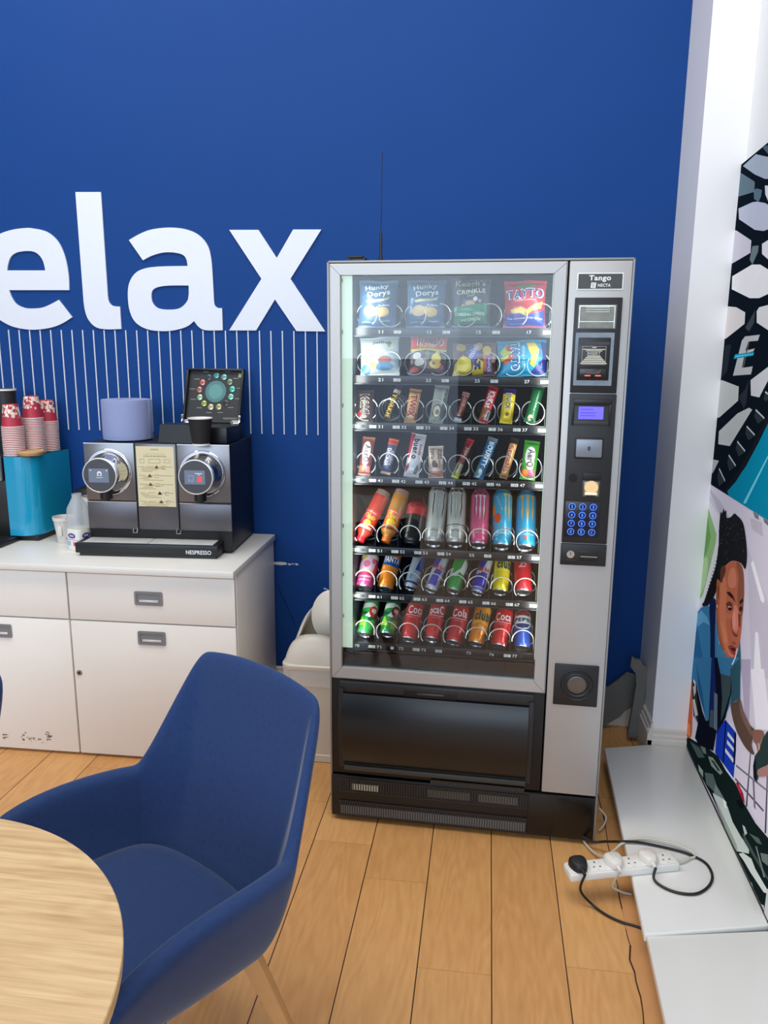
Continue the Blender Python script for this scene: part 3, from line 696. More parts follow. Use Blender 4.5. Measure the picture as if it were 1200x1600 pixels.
# trays with number strips, dividers and spirals
ZS = [1.628, 1.484, 1.339, 1.168, .938, .782, .608]
NUM = [['11', '13', '15', '17'], ['21', '23', '25', '27']]+[[str(r*10+k) for k in range(8)] for r in (3, 4, 5, 6, 7)]
NUM[4][6] = ''; NUM[6] = ['70', '71', '72', '73', '', '75', '76', '77']
PITCH = .0742; X0 = .0643
RAIL = M((13, 14, 18), .35, noise=.02); DIV = M((34, 38, 50), .3, noise=0)
TAGW = M((226, 226, 220), .5, noise=.02); PR = M((90, 92, 96), .6)
def coil(turns, r, y0, y1, ph, n=26):
    N = int(turns*n); return [(r*math.cos(ph+2*PI*k/n), y0+(y1-y0)*k/N, r*math.sin(ph+2*PI*k/n)) for k in range(N+1)]
WIRE = M((232, 232, 226), .3, .35, name='bright_wire')
coils = []
for ph in (-.9, -2.2, 2.6, .2):
    tn = 4.2 if ph == .2 else 1.25; mb = MB(); mb.tube(coil(tn, .0345, .079, .079+.06*tn, ph), .0016, WIRE, 5); coils.append(mb)
cob = [None]*8
def coil2(r, ph, sgn, n=26):
    P = []
    for k in range(int(1.9*n)+1):
        t = k/n; y = .078+.014*min(t, .55)/.55+(.055*(t-.55)/.2 if .55 < t < .75 else .055 if t >= .75 else 0)+max(0, t-.75)*.06
        a = ph+2*PI*t; P.append((sgn*r*math.cos(a), y, r*math.sin(a)))
    return P
for ph, sgn in ((-.35, 1), (-.1, -1), (-.7, -1), (.15, 1)):
    mb = MB(); mb.tube(coil2(.0345, ph, sgn), .0016, WIRE, 5); coils.append(mb)
random.seed(9)
for r, zs in enumerate(ZS):
    mb = MB(); mb.box(.060, .662, .070, .076, zs-.013, zs+.013, RAIL, .001); mb.box(.060, .662, .076, .60, zs+.004, zs+.008, RAIL)
    mb.box(.060, .662, .066, .0705, zs-.0145, zs-.012, DIV)
    wide = r < 2
    for k in range(9):
        if wide and k % 2: continue
        x = X0-.002+PITCH*k; mb.box(x-.0008, x+.0008, .078, .58, zs+.008, zs+.060, DIV)
    for k in range(4 if wide else 8):
        c = X0+PITCH*k*(2 if wide else 1)
        nx = c+.088 if wide else c+.014
        lx = c+.128 if wide else c+.053
        if NUM[r][k]: text_on(mb, NUM[r][k], TAGW, frame((nx, .0696, zs), (1, 0, 0), (0, 0, 1)), .0155 if NUM[r][k][0] != '1' else .013, .0098, .012)
        mb.box(c+(.098 if wide else .028), c+(.110 if wide else .038), .0690, .0701, zs-.004, zs+.004, M((24, 26, 32), .6))
        if not (r == 4 and k == 4) and not (r == 6 and k in (4, 5, 7)):
            for j in range(1 if (r == 6 and k == 1) else 2):
                x = lx+j*.0118; mb.box(x, x+.0105, .0690, .0701, zs-.005, zs+.0045, TAGW)
                for q in range(3):
                    if random.random() < .7: mb.box(x+.0015, x+.0085-.003*random.random(), .0687, .0691, zs-.003+q*.0025, zs-.0022+q*.0025, PR)
    tr = mb.build('product_tray', VM)
    for k in range(8):
        j = 3 if (r == 2 and k == 1) else random.randrange(3)+(4 if r >= 4 else 0)
        if cob[j] is None: cob[j] = coils[j].build('spiral', tr); o = cob[j]
        else: o = cob[j].copy(); COL.objects.link(o); o.parent = tr
        o.location = ((.1025+.0755*k) if wide else (X0+PITCH*(k+.5)), 0, zs+.050)

# right hand service panel
mb = MB(); mb.box(Xp+.003, Wm-.0075, 0, .05, .178, 1.8215, SILVER, .0015); rp = mb.build('service_panel', VM)
mb = MB(); mb.box(.723, .848, -.0015, .004, 1.7435, 1.789, M((224, 222, 214), .35, .4)); mb.box(.7255, .8455, -.0022, 0, 1.746, 1.7865, M((58, 58, 54), .3, .3, noise=.1))
text_on(mb, 'Tango', WPRINT, frame((.7845, -.0026, 1.7735), (1, 0, 0), (0, 0, 1)), .060, .0185, .03)
text_on(mb, 'NECTA', WPRINT, frame((.797, -.0026, 1.7555), (1, 0, 0), (0, 0, 1)), .035, .0085, .02)
mb.add([(.760, -.0026, 1.7485), (.7735, -.0026, 1.7475), (.775, -.0026, 1.7625), (.7615, -.0026, 1.7635)], [[0, 1, 2, 3]], WPRINT)
for k in range(4): mb.add([(.7635, -.0028, 1.7505+.003*k), (.7705, -.0028, 1.7502+.003*k), (.7705, -.0028, 1.7516+.003*k), (.7635, -.0028, 1.7519+.003*k)], [[0, 1, 2, 3]], M((150, 148, 140), .5))
mb.build('name_plate', rp)
KP = M((24, 25, 28), .45, noise=.03, name='black_bezel')
def part(name, par, fn, **k): mb = MB(); fn(mb); return mb.build(name, par, **k)
b1 = part('payment_bezel', rp, lambda m: (m.box(.7195, .849, -.009, .004, 1.457, 1.722, KP, .002)))
FILM = M((196, 200, 192), .18, .6, noise=.25, scale=30, bump=.6, name='crumpled_film')
part('film_window', b1, lambda m: (m.box(.729, .835, -.0105, -.008, 1.636, 1.703, M((96, 98, 94), .4)), m.box(.7315, .8325, -.0115, -.0100, 1.6385, 1.7005, M((126, 130, 122), .35, noise=.4, scale=35)),
    [m.box(.750, .815, -.0120, -.0112, z, z+.002, M((206, 208, 196), .5)) for z in (1.694, 1.688, 1.682)],
    [m.box(x, x+.0025, -.0122, -.0110, 1.6385, 1.7005, FILM) for x in (.732, .828)], m.box(.733, .831, -.0122, -.0110, 1.697, 1.7005, FILM), m.box(.735, .829, -.0121, -.011, 1.655, 1.657, FILM)))
def note(m):
    m.box(.7265, .833, -.0105, -.008, 1.478, 1.626, M((120, 130, 140), .3, .3, noise=.35, scale=30)); m.box(.735, .824, -.0125, -.009, 1.493, 1.612, M((12, 12, 14), .35), .002)
    for q in ((.738, .821, 1.592, 1.6), ): m.box(q[0], q[1], -.0135, -.0120, q[2], q[3], M((50, 52, 56), .4))
    T = frame((.7795, -.0129, 1.566), (1, 0, 0), (0, 0, 1)); CRM = M((206, 204, 190), .6)
    for k, (w, z) in enumerate(((.012, .019), (.062, .0135), (.045, .0095))): m.box(-w/2, w/2, z-.0012, z+.0012, 0, .0004, CRM, 0, T)
    text_on(m, 'INSERT', CRM, T @ Matrix.Translation((0, .0025, .0002)), .036, .008, .01)
    for k in range(5): w0 = .020+.0045*k; z = -.004-.005*k; m.add([(-w0, z-.0028, .0003), (w0, z-.0028, .0003), (w0-.003, z+.0006, .0003), (-w0+.003, z+.0006, .0003)], [[0, 1, 2, 3]], CRM, T)
    for q in ((-.033, .033, .0215, .0222), (-.033, .033, -.029, -.0283), (-.033, -.0323, -.029, .022), (.0323, .033, -.029, .022)): m.box(q[0], q[1], q[2], q[3], 0, .0004, CRM, 0, T)
    m.box(.742, .817, -.016, -.012, 1.500, 1.527, M((20, 20, 22), .25), .002); m.box(.742, .817, -.0115, -.011, 1.495, 1.500, BLACK)
    for x in (.757, .786): m.box(x, x+.016, -.0165, -.0158, 1.5045, 1.508, M((226, 90, 66), .5, noise=0, emit=.8))
    m.add([(.755, -.0164, 1.524), (.779, -.0164, 1.514), (.779, -.0164, 1.511), (.760, -.0164, 1.512)], [[0, 3, 2, 1]], M((80, 66, 66), .3)); m.add([(.803, -.0164, 1.524), (.779, -.0164, 1.514), (.779, -.0164, 1.511), (.798, -.0164, 1.512)], [[0, 1, 2, 3]], M((80, 66, 66), .3))
part('banknote_reader', b1, note)
b2 = part('control_bezel', rp, lambda m: m.box(.7195, .8505, -.009, .004, 1.012, 1.454, KP, .002))
def disp(m):
    m.add([(.729, -.0095, 1.438), (.837, -.0095, 1.438), (.837, -.0095, 1.367), (.729, -.0095, 1.367), (.738, -.0060, 1.425), (.829, -.0060, 1.425), (.829, -.0060, 1.378), (.738, -.0060, 1.378)], [[4, 5, 6, 7]], KP)
    m.box(.728, .838, -.0125, -.0085, 1.422, 1.440, M((12, 12, 14), .35), .002)
    for s in (.728, .832): m.box(s, s+.006, -.0125, -.0085, 1.364, 1.44, M((12, 12, 14), .35), .001)
    m.box(.728, .838, -.0110, -.0085, 1.364, 1.376, M((44, 44, 46), .45), .001)
    m.box(.7465, .8165, -.0112, -.009, 1.382, 1.418, M((92, 84, 226), .35, noise=.02, emit=.9, name='lit_display'))
    for z in (1.409, 1.399, 1.391): m.box(.752, .752+random.uniform(.035, .055), -.0115, -.0111, z, z+.0028, M((74, 62, 190), .5, noise=0, emit=.6))
part('display', b2, disp)
part('card_reader', b2, lambda m: (m.box(.7415, .8215, -.016, -.008, 1.267, 1.328, M((14, 15, 18), .4), .003), m.box(.7445, .8185, -.020, -.015, 1.272, 1.3245, M((132, 140, 152), .35, .3, noise=.03), .003),
    m.lathe([(.0045, 0), (.0055, 0)], BLACK, 16, frame((.7815, -.0203, 1.298), (1, 0, 0), (0, 0, 1))), m.box(.7795, .7835, -.0206, -.020, 1.292, 1.304, BLACK)))
part('lock', b2, lambda m: (m.cyl((.741, -.008, 1.209), (.741, -.015, 1.209), .0115, M((10, 10, 11), .3)), m.cyl((.741, -.0148, 1.209), (.741, -.0165, 1.209), .006, M((40, 40, 42), .3, .5))))
part('coin_slot', b2, lambda m: (m.box(.770, .821, -.0130, -.008, 1.203, 1.226, M((8, 8, 9), .5), .001), m.box(.770, .821, -.0110, -.008, 1.153, 1.205, M((64, 62, 60), .4), .001),
    m.box(.774, .817, -.0125, -.0105, 1.157, 1.200, M((150, 142, 120), .35, .3), .002), m.cyl((.7955, -.012, 1.183), (.7955, -.0145, 1.183), .0195, M((226, 192, 140), .4, noise=.05, emit=.3, name='lit_coin_cup')),
    m.box(.778, .813, -.0150, -.0120, 1.160, 1.168, M((226, 214, 186), .4, noise=.02, emit=.4), .001), m.box(.783, .808, -.016, -.012, 1.153, 1.159, BLACK)))
kp = part('keypad', b2, lambda m: m.box(.7245, .8245, -.0100, -.0085, 1.031, 1.139, M((4, 8, 34), .3), .001))
BL = M((58, 112, 232), .5, noise=0, emit=1.5, name='lit_blue')
for k, ch in enumerate('1234567890EC'):
    x = .744+(k % 3)*.0305; z = 1.1235-(k//3)*.0255
    def key(m, ch=ch, x=x, z=z):
        T = frame((x, -.0104, z), (1, 0, 0), (0, 0, 1)); m.lathe([(.0100, 0), (.0100, .0012), (.0085, .0014)], BL, 24, T); m.lathe([(.0085, .0013), (.0001, .0013)], M((10, 18, 62), .3), 24, T)
        text_on(m, ch, BL, T @ Matrix.Translation((0, 0, .0017)), .0048 if ch != '1' else .0028, .0095, .02)
    part('key', kp, key)
part('lock_bezel', rp, lambda m: (m.box(.7185, .8515, -.009, .004, .943, 1.0085, KP, .002), m.cyl((.7475, -.008, .977), (.7475, -.0125, .977), .0115, ALU), m.box(.7465, .7485, -.0130, -.0122, .975, .984, BLACK),
    m.box(.7355, .7595, -.0098, -.0088, .9585, .9605, M((60, 62, 64), .4)),
    m.box(.7745, .8275, -.0105, -.0085, .958, .990, M((8, 8, 10), .5), .001), m.box(.7765, .8255, -.0115, -.0100, .970, .973, M((168, 168, 160), .3, .5)), m.box(.777, .825, -.0108, -.0100, .974, .984, M((26, 32, 30), .3))))
def coincup(m):
    m.box(.7205, .8545, -.007, .004, .4875, .6225, KP, .002)
    T = frame((.790, -.007, .558), (1, 0, 0), (0, 0, 1))
    m.lathe([(.052, .000), (.0515, .003), (.050, .0035), (.044, -.002), (.0405, -.004), (.0395, .004), (.0365, .006), (.033, .004), (.031, -.006), (.029, -.006)], M((34, 36, 40), .45), 48, T)
    m.lathe([(.031, -.006), (.029, .0005), (.024, .002), (.0001, .003)], M((96, 88, 80), .35, .2, noise=.15), 48, T)
part('coin_return_cup', rp, coincup)
# collection flap
FB = M((20, 22, 25), .34, noise=.02, name='flap_plastic')
def hous(m):
    m.box(.008, .6955, .006, .06, .176, .5135, M((14, 14, 16), .5), .001)
    for (z0, z1) in ((.486, .5115),): m.box(.034, .662, -.006, .008, z0-.012, z1, M((36, 40, 44), .4), .004)
    m.grid(lambda u, v: (.034+.014*u, -.006-.016*math.sin(PI*min(1, .12+v*.88)), .490-.285*v), 3, 20, M((34, 38, 42), .4))
    m.grid(lambda u, v: (.648+.014*u, -.006-.016*math.sin(PI*min(1, .12+v*.88)), .490-.285*v), 3, 20, M((34, 38, 42), .4))
    m.box(.050, .648, -.012, .008, .196, .214, M((58, 62, 60), .4), .003)
hs = part('flap_housing', VM, hous)
part('collection_flap', hs, lambda m: (m.grid(lambda u, v: (.048+.599*u, -.004-.040*math.sin(PI*min(1, .04+v*.96))**.8, .472-.252*v), 12, 26, FB), m.box(.048, .647, -.004, .01, .216, .473, FB)))
part('flap_catch', hs, lambda m: (m.box(.248, .418, -.0085, -.002, .472, .500, M((10, 10, 12), .5), .003), m.box(.290, .378, -.0105, -.0075, .484, .491, M((76, 78, 80), .3, .4), .002)))
# plinth with grilles
mb = MB(); mb.box(.0035, .872, .002, .05, .016, .1685, M((13, 13, 14), .42), .003); mb.box(.66, .866, .0005, .004, .022, .163, M((10, 10, 11), .25), .002); pl = mb.build('plinth_cover', VM)
def grille(z0, z1, n, x0=.031, x1=.658, back=None):
    m = MB(); m.box(x0, x1, .0008, .003, z0, z1, M((30, 29, 28), .7)); 
    for k in range(n):
        x = x0+(x1-x0)*(k+.5)/n; m.box(x-.0016, x+.0016, -.0022, .001, z0+.001, z1-.001, M((46, 46, 46), .45))
    m.box(x0-.002, x1+.002, -.0024, .001, z1-.001, z1+.002, M((40, 40, 40), .4)); m.box(x0-.002, x1+.002, -.0024, .001, z0-.002, z0+.001, M((40, 40, 40), .4))
    if back:
        for (a, b, c, d, mt) in back: m.box(a, b, .0002, .0010, c, d, mt)
    m.build('vent_grille', pl)
grille(.112, .158, 72, back=[(.075, .165, .119, .141, M((196, 188, 168), .6)), (.33, .47, .119, .146, M((86, 84, 76), .6)), (.50, .625, .119, .146, M((96, 94, 84), .6))])
grille(.026, .074, 76, back=[(.033, .656, .026, .058, M((112, 110, 108), .6, noise=.15, scale=30))])
mb = MB(); mb.box(.34, .645, -.004, .003, .172, .186, M((20, 20, 20), .6))
for k in range(46): x = .342+.3*k/45; mb.box(x, x+.003, -.0055, -.003, .174, .185, M((72, 70, 64), .5))
mb.build('brush_strip', pl)
# on top of the machine
tb_ = thing('router_box', 'small black box lying on top of the vending machine at its left end', 'box', Matrix.Rotation(-.0262, 4, "Z") @ Vector((.075, .10, Hm)), -.0262)
mb = MB(); mb.box(-.026, .022, .0, .10, .0005, .020, BLACK, .003); mb.box(-.034, .016, -.006, .02, .018, .024, BLACK, .002); mb.build('body', tb_)
an = thing('antenna', 'thin black whip antenna standing on top of the vending machine', 'antenna', Matrix.Rotation(-.0262, 4, "Z") @ Vector((.142, .12, Hm)), 0)
mb = MB(); mb.lathe([(.0001, .0005), (.013, .0005), (.013, .006), (.007, .012), (.0045, .030), (.004, .085), (.0028, .092), (.0001, .092)], BLACK, 20); mb.build('base', an)
mb = MB(); mb.cyl((0, 0, .09), (.003, 0, .315), .0013, BLACK, .0009, 8); mb.cyl((.003, 0, .315), (.003, 0, .319), .002, BLACK, n=8); mb.build('whip', an)

# ------------------------------------------------------------------ the goods in the machine
VMM = Matrix.Rotation(-.0262, 4, 'Z'); VX = VMM @ Vector((1, 0, 0)); VY = VMM @ Vector((0, 1, 0))
def mlp(px, py, yl): return on_plane(px, py, VY*yl, VY)
TILT = {'can': 42, 'slim': 40, 'tall': 36, 'bottle': 32, 'cola': 30, 'bar': 20, 'bag': 9, 'pack': 16}
YB = {'can': .097, 'slim': .095, 'tall': .099, 'bottle': .095, 'cola': .105, 'bar': .100, 'bag': .108, 'pack': .104}
def placement(kind, b, t, wpx):
    Bp = mlp(b[0], b[1], YB[kind]); dy = 0; k = math.tan(math.radians(TILT[kind]))
    for _ in range(8):
        Tp = mlp(t[0], t[1], YB[kind]+dy); dy = abs(Tp.z-Bp.z)*k
    z = (Tp-Bp); L = z.length; z.normalize(); x = (VX-z*VX.dot(z)).normalized(); y = z.cross(x)
    W = wpx*((Bp+Tp)/2-CP).dot(_f)/FPX
    return Matrix(((x.x, y.x, z.x, Bp.x), (x.y, y.y, z.y, Bp.y), (x.z, y.z, z.z, Bp.z), (0, 0, 0, 1))), W, L
def sst(a, b, x): x = min(1, max(0, (x-a)/(b-a))); return x*x*(3-2*x)
def shape_fn(kind, W, L, seed=0):
    if kind in ('can', 'slim', 'tall', 'bottle', 'cola'):
        R = W/2
        def prof(v):
            if kind == 'bottle': return R*(.56+.44*sst(.085, .22, v))*(1-.05*sst(.40, .5, v)+.05*sst(.5, .58, v))*(1-.10*sst(.9, 1, v)) if v > .08 else R*.50
            if kind == 'cola': return R*(.80+.20*sst(0, .08, v))*(1-.62*sst(.74, 1.06, v))
            return R*(.93+.07*sst(.03, .075, v))*(1-.16*sst(.91, .985, v))
        def fn(u, v, h=0):
            a = u*PI; r = prof(v)+h; return (r*math.sin(a), -r*math.cos(a), v*L)
        return fn, PI*R, L
    T = {'bar': .020, 'bag': .050, 'pack': .030}[kind]; T = min(T, W*.75) if kind == 'bar' else T
    rnd = random.Random(seed); ph = [rnd.uniform(0, 6) for _ in range(6)]; cr = .055 if kind != 'bar' else .07
    def fn(u, v, h=0, side=-1):
        vv = min(1, max(0, (v-cr)/(1-2*cr))); e = (1-abs(2*vv-1)**(2.6 if kind != 'bar' else 7))
        p = max(0, 1-abs(2*u)**2.4)**.75*max(0, e)**.8
        wr = .0016*(math.sin(14*v+9*u+ph[0])*math.sin(7*u+ph[1])+.7*math.sin(31*v+ph[2]+6*u)) * (1 if kind == 'bag' else .8 if kind == 'pack' else .35)
        xs = 1+.05*abs(2*v-1)**4 - (.03 if kind == 'bag' else .0)*math.sin(PI*v)
        return (u*W*xs, side*(T/2*p+.0008+max(0, wr)*min(1, p*2))+side*h, v*L+.0015*math.sin(9*u+ph[3])*(1 if kind != 'bar' else .2))
    return fn, W, L
def CM(c, kind): # can paint / wrapper film
    if kind in ('can', 'slim', 'tall'): return M(c, .28, .25, noise=.02, coat=.3, name='can_print')
    return M(c, .34, .1, noise=.03, coat=.25, name='wrapper_print')
CLAW = [[(-.5, .5), (-.18, .5), (-.26, .40), (-.27, .12), (-.22, -.02), (-.30, -.40), (-.36, -.05), (-.33, .10), (-.36, .38), (-.42, .42)],
        [(-.14, .5), (.16, .5), (.08, .40), (.07, .08), (.12, -.06), (.03, -.5), (-.06, -.04), (-.02, .10), (-.03, .38), (-.09, .44)],
        [(.2, .5), (.5, .5), (.42, .40), (.40, .12), (.44, -.04), (.34, -.42), (.27, -.02), (.31, .12), (.30, .38), (.25, .42)]]
items = []
def item(kind, label, cat, b, t, wpx, base, decals=(), bands=(), lean=None, group=None, name=None, lid=None):
    Tm, W, L = placement(kind, b, t, wpx)
    if kind in ('bag', 'pack') : pass
    fn, Wm_, Lm_ = shape_fn(kind, W, L, int(b[0])); mb = MB()
    name = name or {'can': 'drink_can', 'slim': 'drink_can', 'tall': 'drink_can', 'bottle': 'drink_bottle', 'cola': 'drink_bottle', 'bar': 'chocolate_bar', 'bag': 'crisp_bag', 'pack': 'sweet_bag'}[kind]
    base_m = CM(base, kind)
    def colour(v):
        for v0, v1, c in bands:
            if v0 <= v < v1: return CM(c, kind) if not isinstance(c, bpy.types.Material) else c
        return base_m
    round_ = kind in ('can', 'slim', 'tall', 'bottle', 'cola')
    if round_:
        vs_ = {'bottle': [.08, .085, .12, .16, .2, .25, .34, .4, .45, .5, .56, .62, .7, .8, .9, .96, 1.0], 'cola': [0.0, .02, .05, .09, .2, .4, .5, .6, .7, .76, .82, .88, .94, 1.0]}.get(kind, [.03, .05, .075, .2, .4, .6, .8, .91, .93, .95, .97, .985])
        for v0, v1, c in bands:
            for q in (v0, v1):
                if vs_[0] < q < vs_[-1] and q not in vs_: vs_.append(q)
        vs_.sort(); n = 32
        for i in range(len(vs_)-1):
            pts = [fn(2*k/n, v) for v in (vs_[i], vs_[i+1]) for k in range(n)]
            mb.add(pts, [[k, (k+1) % n, n+(k+1) % n, n+k] for k in range(n)], colour((vs_[i]+vs_[i+1])/2))
        if kind == 'cola': pts = [fn(2*k/n, 0) for k in range(n)]; r = W/2; mb.lathe([(r*.80, 0), (r*.62, -.001), (r*.52, .003), (r*.25, .009), (.0001, .010)], base_m, n)
        if kind in ('bottle', 'cola'): pts = [fn(2*k/n, 1.0) for k in range(n)]; mb.add(pts, [list(range(n))], base_m)
    else:
        nu, nv = (8, 20) if kind == 'bar' else (16, 18); vv = [j/nv for j in range(nv+1)]
        for v0, v1, c in bands:
            for q in (v0, v1):
                if 0 < q < 1 and min(abs(q-w) for w in vv) > .004: vv.append(q)
        vv.sort()
        for sd in (-1, 1):
            for j in range(len(vv)-1):
                pts = [fn(i/nu-.5, v, 0, sd) for v in (vv[j], vv[j+1]) for i in range(nu+1)]
                mb.add(pts, [[i, i+1, nu+2+i, nu+1+i] if sd < 0 else [nu+1+i, nu+2+i, i+1, i] for i in range(nu)], colour((vv[j]+vv[j+1])/2))
    for k, d in enumerate(decals):
        h = .0004+.00022*k; f2 = lambda x, y: fn(x/Wm_, y/Lm_, h)
        stp = (Wm_*.07, Lm_*.05)
        if d[0] == 'T':
            _, s, c, u, v, w, rot = d[:7]; ht = d[7] if len(d) > 7 else None; bold = d[8] if len(d) > 8 else .02
            vs, fs, asp = text_geo(s, bold, .0); lw = w*(Wm_ if rot in (0, 180) or abs(rot) < 45 else Lm_); ky = lw if ht is None else (ht*(Lm_ if abs(rot) < 45 else Wm_))/asp
            ca, sa = math.cos(math.radians(rot)), math.sin(math.radians(rot))
            P = [(u*Wm_+x*lw*ca-y*ky*sa, v*Lm_+x*lw*sa+y*ky*ca) for x, y in vs]
            mb.decal(P, fs, CM(c, kind), f2, stp)
        elif d[0] == 'P':
            P = [(x*Wm_, y*Lm_) for x, y in d[1]]; bm_ = bmesh.new(); vv_ = [bm_.verts.new((*p, 0)) for p in P]
            es = [bm_.edges.new((vv_[i], vv_[(i+1) % len(vv_)])) for i in range(len(vv_))]; bmesh.ops.triangle_fill(bm_, edges=es, use_beauty=True); bm_.verts.index_update()
            fs = [[q.index for q in f.verts] for f in bm_.faces]; bm_.free(); mb.decal(P, fs, CM(d[2], kind), f2, stp)
        elif d[0] == 'E':
            _, u, v, ru, rv, c = d; P = [(u*Wm_+ru*Wm_*math.cos(a), v*Lm_+rv*Lm_*math.sin(a)) for a in [j*PI/12 for j in range(24)]]
            mb.decal(P, [list(range(24))], CM(c, kind), f2, stp)
        elif d[0] == 'CLAW':
            _, u, v, w, hh, c = d
            for poly in CLAW:
                P = [((u+x*w)*Wm_, (v+y*hh)*Lm_) for x, y in poly]; bm_ = bmesh.new(); vv_ = [bm_.verts.new((*p, 0)) for p in P]
                es = [bm_.edges.new((vv_[i], vv_[(i+1) % len(vv_)])) for i in range(len(vv_))]; bmesh.ops.triangle_fill(bm_, edges=es); bm_.verts.index_update()
                fs = [[q.index for q in f.verts] for f in bm_.faces]; bm_.free(); mb.decal(P, fs, CM(c, kind), f2, stp)
    o = mb.build(name, sharp=50); o.matrix_world = Tm; tag(o, label, cat, group)
    if kind in ('can', 'slim', 'tall'):
        R = W/2; m2 = MB()
        m2.lathe([(R*.93, .03*L), (R*.90, .012*L), (R*.80, .001*L), (R*.75, 0), (R*.71, .002*L), (R*.66, .03*L), (R*.4, .06*L), (.0001, .072*L)], ALU, 32)
        q = m2.build('can_base'); q.parent = o
        m2 = MB(); m2.lathe([(R*.84, .983*L), (R*.86, .99*L), (R*.85, L), (R*.80, L), (R*.78, .985*L), (.0001, .985*L)], ALU if lid is None else CM(lid, kind), 32); q = m2.build('can_lid'); q.parent = o
    if kind == 'bottle':
        R = W/2; m2 = MB(); m2.lathe([(.0001, 0), (R*.54, 0), (R*.58, .004), (R*.58, .085*L), (R*.5, .09*L)], M(lid, .35, noise=.02), 32); q = m2.build('bottle_cap'); q.parent = o
    if kind == 'cola': pass
    return o
SN, CH, DR = 'snack', 'chocolate bar', 'drink can'
# row 1: crisps
HB = (126, 156, 186)
for nm, b, t, lab in (('a', (589, 514), (592, 439), 'pale blue crisp bag in the top row, leftmost, above number 11'), ('b', (664, 514), (667, 438), 'pale blue crisp bag in the top row, second from the left, above number 13')):
    item('bag', lab, 'crisps', b, t, 60, (70, 106, 140), [
        ('T', 'Hunky', (226, 236, 236), -.02, .83, .62, 9, .14, .03), ('T', 'Dorys', (226, 236, 236), .04, .69, .60, 9, .15, .03),
        ('P', [(-.30, .55), (.26, .61), (.34, .64), (.30, .57), (-.24, .50)], (222, 206, 150)), ('E', -.16, .34, .19, .11, (214, 180, 130)), ('E', .16, .33, .17, .10, (222, 186, 110)), ('P', [(.0, .45), (.16, .40), (.30, .30), (.1, .22), (-.02, .32)], (232, 200, 120)),
        ('T', 'Buffalo', (226, 236, 236), .2, .46, .28, 0, .04), ('T', 'crinkle cut', (200, 216, 230), -.22, .12, .34, 0, .035), ('P', [(.1, .15), (.34, .15), (.34, .135), (.1, .135)], (200, 216, 230))])
item('bag', 'dark grey and green crisp bag with cream lettering, top row above number 15', 'crisps', (735, 514), (737, 436), 60, (72, 78, 92), [
    ('T', "Keogh's", (232, 230, 178), -.02, .88, .76, 0, .17, .02), ('T', 'CRINKLE', (232, 230, 190), 0, .72, .76, 3, .09, .02), ('T', 'CUT', (220, 220, 190), 0, .635, .2, 0, .035),
    ('E', -.02, .48, .13, .055, (184, 146, 104)), ('E', .12, .56, .06, .045, (236, 232, 206)), ('E', -.2, .44, .05, .035, (200, 160, 112)), ('E', .24, .52, .04, .03, (190, 170, 130)),
    ('P', [(-.44, .08), (-.44, .40), (-.1, .44), (.2, .46), (.42, .48), (.42, .08)], (44, 134, 96)), ('T', 'CHEDDAR CHEESE', (222, 236, 214), -.02, .27, .78, 0, .055, .02), ('T', 'and ONION', (222, 236, 214), 0, .17, .5, 0, .06, .02)])
item('bag', 'red and blue crisp bag with golden crisps printed on it, top row above number 17', 'crisps', (819, 513), (821, 439), 64, (204, 52, 62), [
    ('P', [(-.48, .04), (-.48, .28), (-.2, .30), (.1, .25), (.48, .38), (.48, .04)], (44, 76, 178)),
    ('E', .03, .87, .24, .075, (130, 138, 70)), ('P', [(-.36, .38), (-.1, .42), (.05, .35), (.2, .45), (.44, .56), (.40, .40), (.2, .34), (.02, .22), (-.12, .30), (-.32, .30)], (238, 206, 92)),
    ('T', 'TAYTO', (240, 240, 240), 0, .70, .92, 3, .215, .06), ('T', 'TAYTO', (30, 74, 150), 0, .70, .86, 3, .175, .02), ('T', 'CHEESE & ONION', (250, 220, 210), 0, .56, .5, 0, .035),
    ('T', 'The Original Irish Crisp', (236, 236, 246), .0, .185, .86, 0, .05), ('E', .38, .86, .07, .05, (190, 60, 80)), ('T', 'flavour crisps', (170, 190, 230), -.2, .09, .3, 0, .03)])
